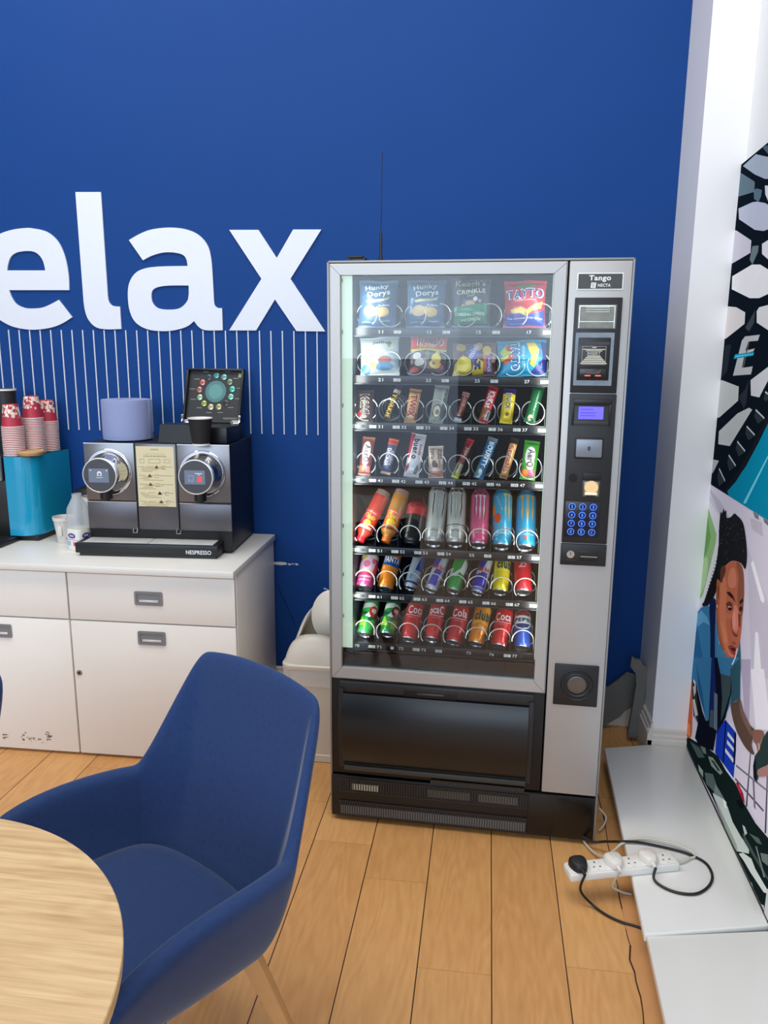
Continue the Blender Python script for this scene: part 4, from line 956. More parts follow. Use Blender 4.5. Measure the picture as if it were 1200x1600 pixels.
# row 2
item('pack', 'clear and white bag of fruit jellies, second row above number 21', 'sweets', (594, 588), (593, 527), 60, (182, 200, 206), [
    ('P', [(-.48, .60), (.3, .58), (.48, .62), (.48, .95), (-.48, .95)], (206, 214, 208)), ('E', .26, .78, .05, .09, (128, 160, 60)), ('E', -.28, .62, .09, .13, (228, 222, 206)), ('E', -.26, .40, .09, .14, (210, 116, 82)), ('E', -.16, .28, .08, .09, (226, 190, 96)),
    ('E', -.36, .17, .12, .12, (74, 134, 196)), ('E', .14, .37, .17, .10, (172, 100, 90)), ('E', .12, .22, .22, .10, (96, 140, 176)), ('T', 'jellies', (90, 110, 110), .08, .82, .5, -4, .10)], bands=[(0, .1, (214, 218, 214))])
item('pack', 'red topped bag of mixed sweets, second row above number 23', 'sweets', (667, 588), (671, 525), 56, (84, 60, 60), [
    ('P', [(-.5, .64), (.5, .64), (.5, .98), (-.5, .98)], (224, 70, 52)), ('P', [(-.5, .60), (.5, .60), (.5, .655), (-.5, .655)], (206, 206, 92)), ('T', 'HARIBO', (246, 226, 200), .05, .84, .74, 0, .20, .05), ('T', 'HARIBO', (70, 36, 66), .05, .84, .68, 0, .15, .02),
    ('T', 'Starmix', (244, 220, 130), -.02, .715, .46, 0, .06), ('E', -.3, .48, .12, .09, (236, 234, 222)), ('E', -.22, .32, .14, .10, (206, 198, 186)), ('E', .24, .42, .13, .12, (232, 206, 58)), ('E', .22, .28, .16, .10, (222, 186, 44)), ('E', .27, .55, .06, .06, (236, 216, 90)),
    ('E', -.36, .14, .13, .07, (196, 70, 52)), ('E', .0, .46, .06, .12, (104, 122, 70)), ('E', .4, .22, .06, .06, (176, 66, 110)), ('E', .18, .30, .05, .04, (110, 90, 140))])
item('pack', 'yellow, purple and brown sweet bag, second row above number 25', 'sweets', (741, 589), (741, 536), 66, (104, 72, 70), [
    ('P', [(-.5, .02), (-.46, .35), (-.26, .62), (-.08, .50), (-.06, .2), (-.2, .06)], (224, 198, 54)), ('E', -.30, .85, .12, .12, (196, 172, 76)), ('E', -.27, .34, .15, .20, (236, 214, 78)), ('P', [(-.20, .72), (.0, .98), (.14, .84), (.1, .56), (-.02, .40)], (104, 110, 190)),
    ('E', .10, .86, .10, .13, (200, 168, 120)), ('E', .30, .72, .10, .15, (214, 182, 70)), ('P', [(-.05, .06), (.2, .06), (.28, .34), (.1, .48), (-.02, .30)], (230, 202, 64)), ('P', [(.20, .12), (.40, .12), (.42, .56), (.22, .60)], (206, 122, 58)),
    ('P', [(.28, .08), (.38, .08), (.40, .56), (.30, .56)], (96, 92, 176)), ('T', 'mini', (238, 236, 250), -.02, .72, .42, 60, .14, .03), ('T', 'M', (46, 44, 120), .08, .30, .14, 0, .24, .04), ('T', 'Daim', (232, 232, 246), .34, .32, .38, 90, .06)])
item('pack', 'bright blue and yellow crisp bag lying on its side, second row above number 27', 'crisps', (816, 589), (815, 532), 74, (20, 150, 190), [
    ('P', [(.14, .04), (.50, .04), (.50, .90), (.38, .94), (.44, .5)], (34, 48, 132)), ('P', [(.10, .90), (.26, .92), (.36, .72), (.32, .5), (.24, .22), (.16, .30), (.20, .52), (.14, .7)], (238, 206, 54)),
    ('P', [(-.46, .66), (-.3, .90), (-.2, .84), (-.24, .62), (-.40, .56)], (190, 206, 40)), ('P', [(-.44, .44), (-.2, .66), (-.14, .54), (-.34, .32)], (206, 72, 44)), ('P', [(-.45, .52), (-.26, .60), (-.30, .5), (-.44, .40)], (232, 226, 90)), ('E', -.26, .78, .07, .09, (170, 70, 50)),
    ('T', 'TAYTO', (236, 240, 248), -.14, .55, .78, -90, .19, .05), ('T', 'TAYTO', (24, 78, 150), -.14, .55, .72, -90, .14, .02), ('T', 'SALT & VINEGAR', (180, 232, 240), .03, .52, .6, 90, .06), ('T', 'The Original', (150, 170, 220), .40, .45, .5, 90, .05)], name='crisp_bag')
# row 3: chocolate
def bar(label, b, t, w, base, dec, bands=()):
    return item('bar', label, CH, b, t, w, base, dec, bands)
bar('wide dark brown sweet packet with cream letters, third row above number 30', (569.5, 661), (571, 610), 27, (54, 36, 32), [('T', "M&M's", (190, 176, 156), .02, .50, .74, -90, .56, .04), ('T', "M&M's", (58, 38, 32), .02, .50, .71, -90, .47, .015), ('E', -.28, .26, .13, .07, (150, 34, 36)), ('E', -.24, .84, .08, .05, (120, 110, 100))], [(.93, 1, (34, 26, 28))])
bar('thin black and yellow chocolate bar with upright letters, third row above number 31', (603.5, 657), (624.5, 602), 11, (44, 32, 22), [('T', 'YORKIE', (244, 196, 40), -.02, .40, .68, -90, .72, .03)], [(.76, .86, (206, 190, 170)), (.86, 1, (70, 36, 96))])
bar('gold chocolate bar with large red letters, third row above number 32', (640, 662), (650, 608), 18, (222, 160, 84), [('T', 'TWIX', (250, 226, 190), 0, .5, .72, -90, .72, .06), ('T', 'TWIX', (184, 28, 38), 0, .5, .66, -90, .58, .03), ('P', [(.32, .10), (.48, .10), (.48, .3), (.36, .3)], (176, 36, 40))], [(.86, .93, (130, 120, 90)), (.93, 1, (214, 140, 36))])
bar('silver green chocolate bar with an oval swirl, third row above number 33', (680.5, 662), (691.5, 602), 22, (176, 178, 166), [('E', -.05, .30, .34, .19, (120, 116, 96)), ('E', -.05, .30, .24, .14, (216, 208, 184)), ('E', 0, .28, .13, .07, (150, 120, 76)), ('P', [(.2, .1), (.48, .1), (.48, .9), (.3, .9)], (92, 104, 98)), ('T', 'Galaxy', (226, 226, 220), .22, .68, .40, -90, .30, .02)], [(.0, .06, (150, 160, 120)), (.93, 1, (206, 208, 200))])
bar('small dark bar with pinkish letters and a white penguin end, third row above number 34', (715, 658), (729, 613), 11, (110, 62, 54), [('T', 'Penguin', (228, 150, 130), 0, .52, .74, 90, .62, .03)], [(.0, .10, (206, 216, 216)), (.1, .18, (30, 38, 48)), (.84, 1, (186, 140, 140))])
bar('red chocolate bar with white letters on the wrapper, third row above number 35', (754, 661), (772, 604), 15, (206, 36, 48), [('P', [(-.5, .06), (.1, .06), (.2, .34), (-.1, .44), (-.5, .36)], (170, 96, 56)), ('P', [(.0, .08), (.44, .08), (.5, .32), (.14, .34)], (226, 222, 216)), ('T', 'KitKat', (244, 234, 232), .02, .62, .46, -90, .68, .04), ('T', 'chunky', (40, 40, 44), .26, .2, .2, -90, .25)])
bar('yellow and purple chocolate bar, third row above number 36', (790, 662), (797, 608), 19, (240, 214, 40), [('T', 'SNACK', (250, 246, 220), .0, .62, .50, -90, .50, .05), ('T', 'SNACK', (92, 74, 60), .0, .62, .45, -90, .40, .02), ('P', [(-.16, .26), (.02, .32), (.22, .26), (.04, .18)], (140, 84, 46))], [(.84, 1, (74, 44, 128))])
bar('dark green chocolate bar with thin silver letters, third row above number 37', (826.5, 661), (843, 602), 17, (30, 108, 62), [('T', 'Peppermint', (170, 206, 176), .16, .58, .52, 90, .22), ('E', -.02, .12, .22, .08, (206, 210, 170)), ('P', [(-.04, .03), (.14, .03), (.2, .11), (.04, .13)], (60, 60, 50))], [(.94, 1, (100, 140, 112))])
# row 4
bar('brown and orange chocolate bar with a white oval, fourth row above number 40', (568.5, 743), (577, 683), 19, (130, 62, 52), [('E', -.02, .62, .34, .26, (206, 206, 212)), ('E', 0, .38, .26, .14, (196, 196, 206)), ('T', 'AerO', (70, 44, 44), .04, .56, .46, -90, .46, .03), ('P', [(-.44, .08), (.02, .08), (.02, .24), (-.44, .24)], (226, 112, 66)), ('P', [(.06, .08), (.44, .08), (.44, .24), (.06, .24)], (206, 120, 120))], [(.90, 1, (156, 92, 60))])
bar('slim purple and orange chocolate bar with two lines of letters, fourth row above number 41', (602, 741), (616, 686), 15, (72, 78, 120), [('T', 'DECKER', (236, 230, 224), -.16, .46, .50, -90, .44, .03), ('T', 'double', (222, 216, 226), .28, .46, .42, -90, .36, .02)], [(0, .07, (204, 170, 130)), (.82, 1, (226, 92, 42))])
bar('red and white chocolate bar with dark script, fourth row above number 42', (642, 746), (655, 678), 23, (226, 224, 224), [('P', [(-.5, .42), (-.34, .42), (-.22, .98), (-.5, .98)], (206, 36, 58)), ('P', [(-.48, .20), (-.28, .32), (-.24, .22), (-.40, .10)], (196, 60, 80)), ('T', 'bueno', (54, 34, 36), .0, .64, .46, -90, .42, .04), ('T', 'kinder', (206, 40, 50), .3, .60, .3, -90, .2), ('E', .18, .24, .20, .12, (196, 206, 214)), ('P', [(.1, .1), (.3, .3), (.42, .2), (.3, .05)], (120, 100, 90))])
bar('cream wrapped bar with brown lettering and orange foot, fourth row above number 43', (681, 747), (681, 697), 23, (218, 196, 170), [('T', 'FLAKE', (92, 52, 36), -.22, .74, .32, 90, .24), ('T', 'oats', (120, 60, 40), .24, .72, .3, 90, .36, .02), ('E', -.10, .42, .15, .11, (110, 62, 42)), ('E', .06, .38, .10, .07, (80, 44, 32)), ('T', 'Raisin', (172, 100, 66), .24, .42, .25, 90, .16)], [(.03, .20, (196, 116, 76))])
bar('very thin maroon and lime bar, fourth row above number 44', (710, 747), (736, 686), 11, (116, 38, 44), [('P', [(-.4, .05), (-.3, .4), (.0, .4), (-.05, .05)], (120, 112, 70)), ('T', 'Twirl', (206, 176, 160), .05, .62, .28, 90, .5)], [(0, .16, (196, 206, 60)), (.16, .36, (190, 180, 150)), (.86, 1, (190, 40, 60))])
bar('blue coconut chocolate bar with white letters, fourth row above number 45', (747, 748), (771, 684), 15, (34, 110, 156), [('T', 'BOUNTY', (236, 242, 244), .04, .58, .62, -90, .52, .04), ('E', -.1, .12, .3, .10, (200, 214, 206)), ('P', [(-.5, .05), (-.1, .05), (-.3, .3), (-.5, .3)], (96, 150, 150))], [(.90, 1, (126, 140, 146))])
bar('gold bar with red bubble letters, fourth row above number 46', (786, 748), (805, 685), 12, (214, 160, 74), [('T', 'Crunchie', (250, 232, 200), .0, .48, .70, -90, .80, .07), ('T', 'Crunchie', (200, 34, 40), .0, .48, .66, -90, .62, .03)], [(0, .08, (140, 84, 50)), (.86, 1, (60, 44, 40))])
bar('green and white chocolate bar with orange squares, fourth row above number 47', (823.5, 750), (832, 689), 23, (72, 160, 52), [('E', -.02, .60, .34, .24, (206, 210, 210)), ('E', .06, .40, .26, .16, (214, 206, 208)), ('T', 'AerO', (70, 48, 44), .04, .54, .46, -90, .46, .03), ('P', [(-.44, .08), (-.02, .08), (-.02, .25), (-.44, .25)], (232, 120, 44)), ('P', [(.02, .08), (.44, .08), (.44, .25), (.02, .25)], (206, 96, 132))], [(.90, 1, (56, 140, 46))])
# row 5
def bottle(label, b, t, w, liq, lab_, cap, dec):
    return item('bottle', label, 'drink bottle', b, t, w, lab_, dec, [(0, .2, liq), (.58, .90, M(liq, .1, 0, noise=.08, scale=30, alpha=.85, coat=.6, name='juice')), (.90, 1.1, M((196, 180, 172), .08, 0, noise=.02, alpha=.5, coat=.6, name='clear_plastic'))], lid=cap)
bottle('red fruit juice bottle standing on its red cap, fifth row above number 50', (562, 846), (600, 769), 25, (196, 62, 48), (206, 50, 52), (206, 36, 44), [('T', 'Oasis', (246, 190, 60), .02, .46, .52, -8, .10, .04), ('P', [(-.3, .22), (.3, .22), (.3, .27), (-.3, .27)], (206, 190, 170)), ('E', .02, .33, .16, .06, (238, 190, 50)), ('P', [(-.4, .28), (-.2, .28), (-.1, .42), (-.36, .50)], (186, 34, 74)), ('P', [(.12, .28), (.36, .30), (.36, .42), (.2, .42)], (226, 96, 40)), ('T', 'SUMMER FRUITS', (246, 220, 200), .02, .54, .4, -8, .02)])
bottle('orange fruit juice bottle standing on its orange cap, fifth row above number 51', (602, 847), (629, 768), 25, (196, 132, 50), (222, 104, 44), (236, 116, 34), [('T', 'Oasis', (246, 190, 60), .02, .46, .52, -8, .10, .04), ('P', [(-.34, .21), (.34, .21), (.34, .25), (-.34, .25)], (110, 70, 40)), ('E', .02, .34, .2, .06, (244, 196, 40)), ('T', 'CITRUS PUNCH', (250, 226, 200), .02, .54, .4, -8, .02)])
item('cola', 'dark cola bottle lying base first with a red label, fifth row above number 52', 'drink bottle', (641.5, 852), (656, 776), 33, (12, 9, 10), [('T', 'Cola', (96, 14, 22), .04, .78, .5, 10, .10, .04)], [(.58, .84, (186, 30, 42)), (.84, 1.2, M((60, 24, 30), .1, coat=.6, alpha=.8, name='dark_plastic'))])
item('tall', 'tall silver can with dark claw marks, fifth row above number 53', DR, (676.5, 851), (686, 765), 30, (190, 194, 190), [('CLAW', .06, .66, .50, .58, (24, 27, 28)), ('CLAW', .065, .66, .40, .50, (206, 208, 204)), ('T', 'ENERGY', (110, 112, 112), .02, .2, .3, 0, .03)])
item('tall', 'tall silver can with a thin dark line round it, fifth row above number 54', DR, (711, 852), (715, 766), 29.5, (184, 188, 182), [('CLAW', -.02, .66, .50, .56, (34, 37, 38)), ('CLAW', -.015, .66, .40, .48, (206, 208, 200)), ('P', [(-.4, .30), (.4, .30), (.4, .315), (-.4, .315)], (60, 62, 60)), ('T', 'ULTRA', (100, 104, 102), 0, .2, .26, 0, .03)])
item('tall', 'tall pink can with pale claw marks, fifth row above number 55', DR, (747.5, 854), (751, 769), 29.5, (206, 84, 126), [('CLAW', .0, .64, .50, .54, (84, 54, 68)), ('CLAW', 0.005, .64, .41, .48, (232, 206, 214)), ('T', 'ENERGY', (240, 190, 206), 0, .24, .4, 0, .03), ('T', 'ULTRA ROSE', (240, 190, 206), 0, .185, .42, 0, .025)], lid=(70, 34, 50))
item('tall', 'tall light blue can with orange fruit picture and gold claw, left of number 57', DR, (783.5, 856), (785.5, 770), 30.5, (48, 166, 204), [('CLAW', .22, .66, .40, .52, (226, 186, 96)), ('E', -.32, .62, .09, .10, (230, 150, 44)), ('E', -.16, .47, .12, .09, (222, 84, 52)), ('E', -.34, .3, .06, .05, (204, 80, 50)), ('T', 'JUICE', (236, 170, 80), .16, .29, .3, 0, .04, .03), ('T', 'MONSTER', (206, 226, 234), .06, .20, .42, 0, .04, .02), ('T', 'Juice', (150, 196, 214), -.1, .74, .3, -70, .12)], lid=(30, 90, 110))
item('tall', 'tall light blue can with gold claw in the middle, fifth row above number 57', DR, (820.5, 858), (823, 772), 31, (42, 156, 200), [('CLAW', .02, .64, .54, .54, (206, 160, 84)), ('T', 'JUICED', (214, 160, 80), 0, .28, .5, 0, .035, .02), ('T', 'MONSTER', (180, 206, 220), .0, .20, .56, 0, .04, .02), ('P', [(-.04, .1), (.04, .1), (.04, .16), (-.04, .16)], (206, 96, 84))], lid=(30, 90, 110))
# row 6
def can(label, b, t, w, base, dec, bands=(), kind='can', lid=None): return item(kind, label, DR, b, t, w, base, dec, bands, lid=lid)
can('pink and white can with a green rim, sixth row above number 60', (569, 920), (580, 867), 28, (198, 64, 120), [('P', [(-.30, .40), (.24, .42), (.32, .72), (.1, .86), (-.16, .80), (-.34, .66)], (226, 196, 210)), ('P', [(-.3, .38), (.26, .38), (.26, .44), (-.3, .44)], (214, 176, 66)), ('E', -.12, .82, .09, .06, (226, 206, 60)), ('E', -.02, .62, .12, .10, (214, 110, 150)), ('E', .22, .72, .07, .08, (222, 96, 140)), ('T', 'STRAWBERRY', (244, 220, 230), -.02, .26, .52, 0, .05, .02), ('T', 'LEMONADE', (240, 206, 220), 0, .16, .42, 0, .04, .02)], [(.80, .95, (226, 220, 214))], lid=(150, 160, 50))
can('orange can with blue band and white letters, sixth row above number 61', (601, 922), (617, 861), 26, (240, 140, 34), [('P', [(-.5, .52), (-.3, .58), (-.1, .54), (.2, .52), (.5, .56), (.5, .72), (-.2, .76), (-.5, .72)], (36, 84, 160)), ('T', 'FANTA', (240, 244, 246), .06, .69, .66, 0, .15, .04), ('E', -.2, .48, .06, .04, (246, 190, 110))], [(.9, 1, (204, 96, 30))])
can('slim silver and dark blue can, sixth row above number 62', (640, 920), (658, 864), 20.5, (168, 178, 188), [('P', [(.04, .46), (.5, .46), (.5, 1), (.22, 1)], (22, 62, 146)), ('P', [(-.5, .10), (.5, .10), (.5, .15), (-.5, .15)], (22, 50, 120)), ('P', [(-.14, .2), (0, .2), (0, .34), (-.14, .34)], (90, 150, 196))], kind='slim')
can('slim blue and silver energy drink can, sixth row above number 63', (672, 924), (694, 867), 20.5, (196, 202, 212), [('P', [(-.5, .58), (-.05, .56), (.06, .95), (-.5, .95)], (54, 62, 166)), ('P', [(-.20, .12), (.22, .12), (.26, .47), (-.10, .47)], (54, 58, 178)), ('P', [(-.1, .47), (.26, .47), (.3, .54), (-.06, .54)], (70, 60, 150)), ('T', 'Red Bull', (206, 46, 70), .06, .60, .52, 0, .10, .04), ('E', -.12, .50, .07, .035, (236, 190, 60))], kind='slim')
can('green and white lemonade can seen in the sixth row above number 64', (707.5, 925), (722, 872), 24, (34, 158, 70), [('P', [(-.3, .42), (-.02, .36), (.1, .5), (.3, .46), (.5, .8), (.2, .9), (.12, .62), (-.1, .46)], (222, 226, 216)), ('P', [(-.5, .4), (-.24, .4), (-.18, .58), (-.5, .62)], (206, 216, 206)), ('P', [(.3, .3), (.5, .3), (.5, .8), (.4, .6)], (150, 40, 44))])
can('slim dark blue and silver energy drink can, sixth row above number 65', (745, 928), (762, 872), 20.5, (206, 208, 210), [('P', [(-.5, .58), (-.04, .56), (.1, .95), (-.5, .95)], (26, 40, 146)), ('P', [(-.36, .14), (.30, .14), (.30, .47), (-.36, .47)], (28, 32, 176)), ('P', [(-.2, .47), (.26, .47), (.26, .54), (-.2, .54)], (50, 44, 150)), ('T', 'Red Bull', (206, 40, 60), .02, .62, .56, 0, .10, .04), ('E', -.12, .52, .08, .035, (236, 190, 60))], [(.05, .12, (90, 100, 190))], kind='slim')
can('yellow lemon drink can with dark letters, sixth row above number 66', (781, 927), (786, 869), 25.5, (236, 214, 32), [('T', 'club', (14, 84, 70), .10, .70, .62, 0, .24, .06), ('P', [(-.3, .52), (.3, .54), (.3, .56), (-.3, .54)], (250, 238, 150)), ('T', 'LEMON', (130, 120, 30), .2, .34, .24, 0, .04)], [(.88, 1, (196, 182, 40))])
can('plain red cola can, sixth row above number 67', (817.5, 927), (816, 874), 27.5, (206, 34, 46), [('P', [(-.12, .70), (.04, .86), (.16, .70), (.12, .70), (.03, .80), (-.06, .70)], (226, 170, 170)), ('P', [(-.16, .66), (.10, .66), (.08, .69), (-.14, .69)], (240, 190, 190)), ('P', [(.36, .40), (.46, .40), (.46, .46), (.36, .46)], (190, 170, 60))])
# row 7
def lime(label, b, t, w, base, alt, red):
    return can(label, b, t, w, base, [('P', [(-.5, .78), (.1, .82), (.5, .76), (.5, .66), (.1, .70), (-.5, .62)], (206, 214, 206)), ('P', [(-.46, .2), (-.2, .45), (.02, .2)], (150, 206, 50)), ('P', [(-.5, .42), (-.1, .5), (.12, .34), (.5, .46), (.5, .60), (.02, .56), (-.5, .60)], (28, 84, 60)), ('P', [(-.1, .46), (.16, .66), (.3, .62), (.1, .42)], (210, 216, 208)), ('E', .24, .60, .20, .15, red), ('T', 'up', (236, 230, 226), .24, .60, .20, 0, .14, .04), ('P', [(.1, .12), (.4, .12), (.4, .36), (.14, .36)], alt)], [(.85, 1, (96, 170, 44) if red[0] > 160 else (18, 112, 56))])
lime('green lemonade can with a red dot and lime rim, bottom row leftmost', (569, 993), (583, 936), 24, (52, 160, 74), (80, 180, 96), (186, 50, 44))
lime('darker green lemonade can, bottom row second from the left', (604, 993), (617, 937), 24, (34, 138, 66), (120, 150, 40), (130, 38, 34))
def coke(label, b, t, w, word, base=(212, 34, 44), u=.0, rot=6):
    return can(label, b, t, w, base, [('T', word, (244, 238, 236), u, .70, .62, rot, .20, .02), ('P', [(-.4+u*.3, .575), (.1, .555), (.36, .60), (.36, .585), (.1, .54), (-.4+u*.3, .56)], (240, 220, 220)), ('T', 'ORIGINAL TASTE', (240, 190, 190), .02, .50, .36, 0, .02)], [(.88, 1, (150, 20, 30))])
coke('red cola can in the bottom row, third from the left', (637.5, 1001), (652, 938), 26, 'Coca', (214, 34, 40), .1)
coke('red cola can in the bottom row, fourth from the left', (674, 1001), (687, 939), 25, 'ocaC', (208, 40, 48))
coke('red cola can in the bottom row, left neighbour of the orange one', (708, 1006), (724, 944), 26, 'Cola', (206, 32, 48))
can('orange drink can with dark green letters, bottom row above number 75', (743, 1008), (756, 947), 26, (238, 140, 28), [('T', 'club', (14, 88, 64), .06, .68, .64, 0, .24, .06), ('P', [(-.4, .50), (0, .56), (.4, .52), (.4, .46), (0, .50), (-.4, .44)], (246, 180, 70)), ('T', 'Orange', (248, 226, 170), .16, .38, .34, -8, .10, .03), ('E', .3, .84, .16, .08, (246, 190, 60))])
coke('red cola can in the bottom row above number 76, between orange and blue cans', (779.5, 1012), (790, 950), 27, 'Coca', (218, 34, 40))
can('blue cola can with a white band and dark top, bottom row above number 77', (815.5, 1014), (817, 955), 26, (36, 78, 172), [('E', .0, .70, .42, .26, (206, 212, 220)), ('P', [(-.34, .80), (.34, .80), (.24, .91), (0, .95), (-.24, .91)], (130, 36, 46)), ('P', [(-.30, .59), (.30, .59), (.2, .50), (0, .46), (-.2, .50)], (36, 50, 96)), ('T', 'PEPSI', (18, 24, 34), .0, .69, .66, 0, .10, .05)], [(.66, 1, (28, 32, 44))], lid=(20, 24, 34))

# ------------------------------------------------------------------ posters on the side wall
def PQ(px, py):
    P = on_plane(px, py, WR0, WRN); return ((P-WR0).dot(-WRD), P.z)
def poly_fill(P):
    bm = bmesh.new(); vv = [bm.verts.new((*p, 0)) for p in P]; es = [bm.edges.new((vv[i], vv[(i+1) % len(vv)])) for i in range(len(vv))]
    bmesh.ops.triangle_fill(bm, edges=es, use_beauty=True); bm.verts.index_update(); fs = [[q.index for q in f.verts] for f in bm.faces]; bm.free(); return fs
class Poster:
    def __init__(s, outline_st, base, thick=.0145):
        s.mb = MB(); s.mb.prism(outline_st, M(base, .5, noise=.02, spec=0, emit=.2, name='emissive_print'), -.0155, -.0155+thick, T_R); s.k = 0; s.top = -.0155+thick; s.clip = outline_st  # print emits a little of its own colour, evenly
    def add(s, org, sc, pts, c, smooth=False, rough=.25):
        P = [PQ(org[0]+p[0]/sc, org[1]+p[1]/sc) for p in pts]
        if smooth: P = [tuple(p) for p in outline(P, 3)]
        P = clip_poly(P, s.clip)
        if len(P) < 3: return
        s.k += 1; h = s.top+.00003*s.k
        try: s.mb.add([(p[0], p[1], h) for p in P], poly_fill(P), M(c, .5, noise=.05, scale=20, spec=0, emit=.2, name='emissive_print'), T_R)
        except Exception as e: print('poly', e)
def clip_poly(P, C):
    """keeps the part of P inside the convex outline C"""
    ar = sum(C[i][0]*C[(i+1) % len(C)][1]-C[(i+1) % len(C)][0]*C[i][1] for i in range(len(C)))
    if ar < 0: C = C[::-1]
    for i in range(len(C)):
        a, b = C[i], C[(i+1) % len(C)]; ins = lambda p: (b[0]-a[0])*(p[1]-a[1])-(b[1]-a[1])*(p[0]-a[0]) >= 0
        out = []
        for j in range(len(P)):
            p, q = P[j-1], P[j]; ip, iq = ins(p), ins(q)
            if ip != iq:
                d = ((b[0]-a[0])*(q[1]-p[1])-(b[1]-a[1])*(q[0]-p[0])); n = ((b[0]-a[0])*(p[1]-a[1])-(b[1]-a[1])*(p[0]-a[0])); t = -n/d if d else 0
                out.append((p[0]+(q[0]-p[0])*t, p[1]+(q[1]-p[1])*t))
            if iq: out.append(q)
        P = out
        if len(P) < 3: return []
    Q = []
    for p in P:
        if not Q or abs(p[0]-Q[-1][0])+abs(p[1]-Q[-1][1]) > 1e-5: Q.append(p)
    if len(Q) > 1 and abs(Q[0][0]-Q[-1][0])+abs(Q[0][1]-Q[-1][1]) < 1e-5: Q.pop()
    return Q
# upper poster: close-up of a car grille
a, b = PQ(1142, 270), PQ(1200, 222); j0, j1 = PQ(1101, 757), PQ(1200, 808); zj = (j0[1]+j1[1])/2
sl = (b[1]-a[1])/(b[0]-a[0]); SE = 1.02
s0 = (a[0]+j0[0])/2
up_ol = [(s0, zj+.002), (SE, zj+.002), (SE, a[1]+sl*(SE-s0)), (s0, a[1])]
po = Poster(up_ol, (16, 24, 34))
c5 = ((1100, 220), 5.714); c6 = ((1090, 480), 5.0)
HX = (196, 196, 206)
po.add(*c5, [(-20, 330), (-20, 700), (60, 640), (140, 560), (160, 400)], (40, 62, 82))
for pts, c in (([(345, 225), (460, 120), (571, 145), (700, 180), (720, 300), (571, 340), (540, 340), (450, 300)], (150, 162, 178)),
               ([(150, 520), (170, 300), (240, 290), (300, 270), (450, 365), (447, 455), (300, 500)], (92, 112, 124)),
               ([(305, 605), (310, 700), (450, 795), (530, 805), (700, 740), (700, 640), (540, 555), (470, 543), (430, 548)], (172, 178, 196)),
               ([(100, 1105), (120, 800), (200, 800), (285, 800), (420, 890), (412, 1000), (250, 1095)], (190, 188, 200)),
               ([(540, 400), (640, 400), (660, 540), (571, 540), (545, 480)], (190, 200, 212)),
               ([(515, 920), (571, 885), (640, 860), (640, 1080), (571, 1060), (515, 1010)], (206, 206, 214)),
               ([(250, 1210), (245, 1325), (405, 1405), (490, 1405), (650, 1330), (640, 1190), (571, 1150), (500, 1105), (425, 1105)], (218, 218, 222)),
               ([(440, 440), (470, 425), (515, 440), (505, 500), (485, 545), (445, 520)], (84, 104, 120)), ([(430, 940), (485, 935), (480, 990), (430, 1105), (405, 1060)], (100, 116, 122)),
               ([(520, 60), (560, 40), (640, 90), (640, 130), (571, 120)], (70, 90, 112))):
    po.add(*c5, pts, c)
for pts, c in (([(100, 275), (100, 0), (165, -12), (300, 0), (370, 40), (365, 130), (220, 245)], (206, 202, 204)), ([(460, 120), (460, 30), (480, 0), (640, -40), (640, 180), (550, 180)], (206, 206, 210)),
               ([(60, 895), (80, 600), (190, 570), (320, 620), (315, 730), (170, 860)], (184, 188, 188)), ([(415, 690), (412, 570), (550, 465), (640, 440), (640, 560), (550, 570), (480, 705)], (196, 200, 204)),
               ([(160, 1070), (165, 970), (310, 830), (400, 785), (425, 800), (250, 1085)], (178, 184, 184)), ([(40, 1370), (50, 1225), (130, 1190), (165, 1200), (120, 1290)], (160, 168, 168)),
               ([(370, 160), (450, 20), (440, 120), (400, 190)], (58, 66, 74)), ([(360, 800), (320, 700), (370, 640), (400, 560), (380, 740)], (40, 48, 56)),
               ([(215, 300), (260, 290), (230, 500), (180, 560), (200, 420)], (34, 42, 52))): po.add(*c6, pts, c)
# raised letter shape with a teal bar
for pts in ([(275, 535), (310, 400), (345, 260), (370, 228), (485, 215), (470, 262), (396, 268), (372, 340), (345, 470), (425, 490), (415, 525)], [(330, 350), (445, 322), (435, 345), (325, 372)], [(310, 480), (430, 462), (420, 500), (340, 505)]): po.add(*c6, pts, (176, 178, 182))
po.add(*c6, [(350, 470), (396, 268), (405, 268), (360, 472)], (84, 88, 92)); po.add(*c6, [(280, 405), (292, 368), (440, 350), (434, 378)], (24, 140, 176)); po.add(*c6, [(285, 392), (300, 378), (438, 362), (437, 368)], (90, 196, 220))
po.add(*c6, [(230, 1440), (300, 1360), (400, 1200), (480, 1050), (550, 905), (700, 560), (900, 300), (1400, 300), (1400, 2600), (300, 1600)], (14, 132, 166))
po.add(*c6, [(355, 1530), (370, 1500), (550, 1155), (700, 900), (700, 925), (552, 1172), (375, 1535)], (110, 200, 222))
po.add(*c6, [(250, 1420), (380, 1240), (550, 900), (550, 840), (430, 1080), (330, 1260), (200, 1440)], (26, 30, 36))
for x0, y0, x1, y1 in ((455, 795, 522, 862), (385, 925, 447, 992), (312, 1043, 371, 1118), (245, 1150, 298, 1232), (170, 1255, 215, 1350), (95, 1365, 118, 1402), (530, 655, 580, 690)):
    po.add(*c6, [(x0, y0), (x1, y1), (x1-2, y1+14), (x0-4, y0+14)], (184, 190, 192)); po.add(*c6, [(x0-2, y0+14), (x1-2, y1+12), (x1-50, y1+50), (x0-14, y0+60)], (44, 54, 58))
tag(po.mb.build('wall_poster', flat=True), 'dark poster of a car grille with pale hexagons and teal bodywork on the side wall', 'poster')
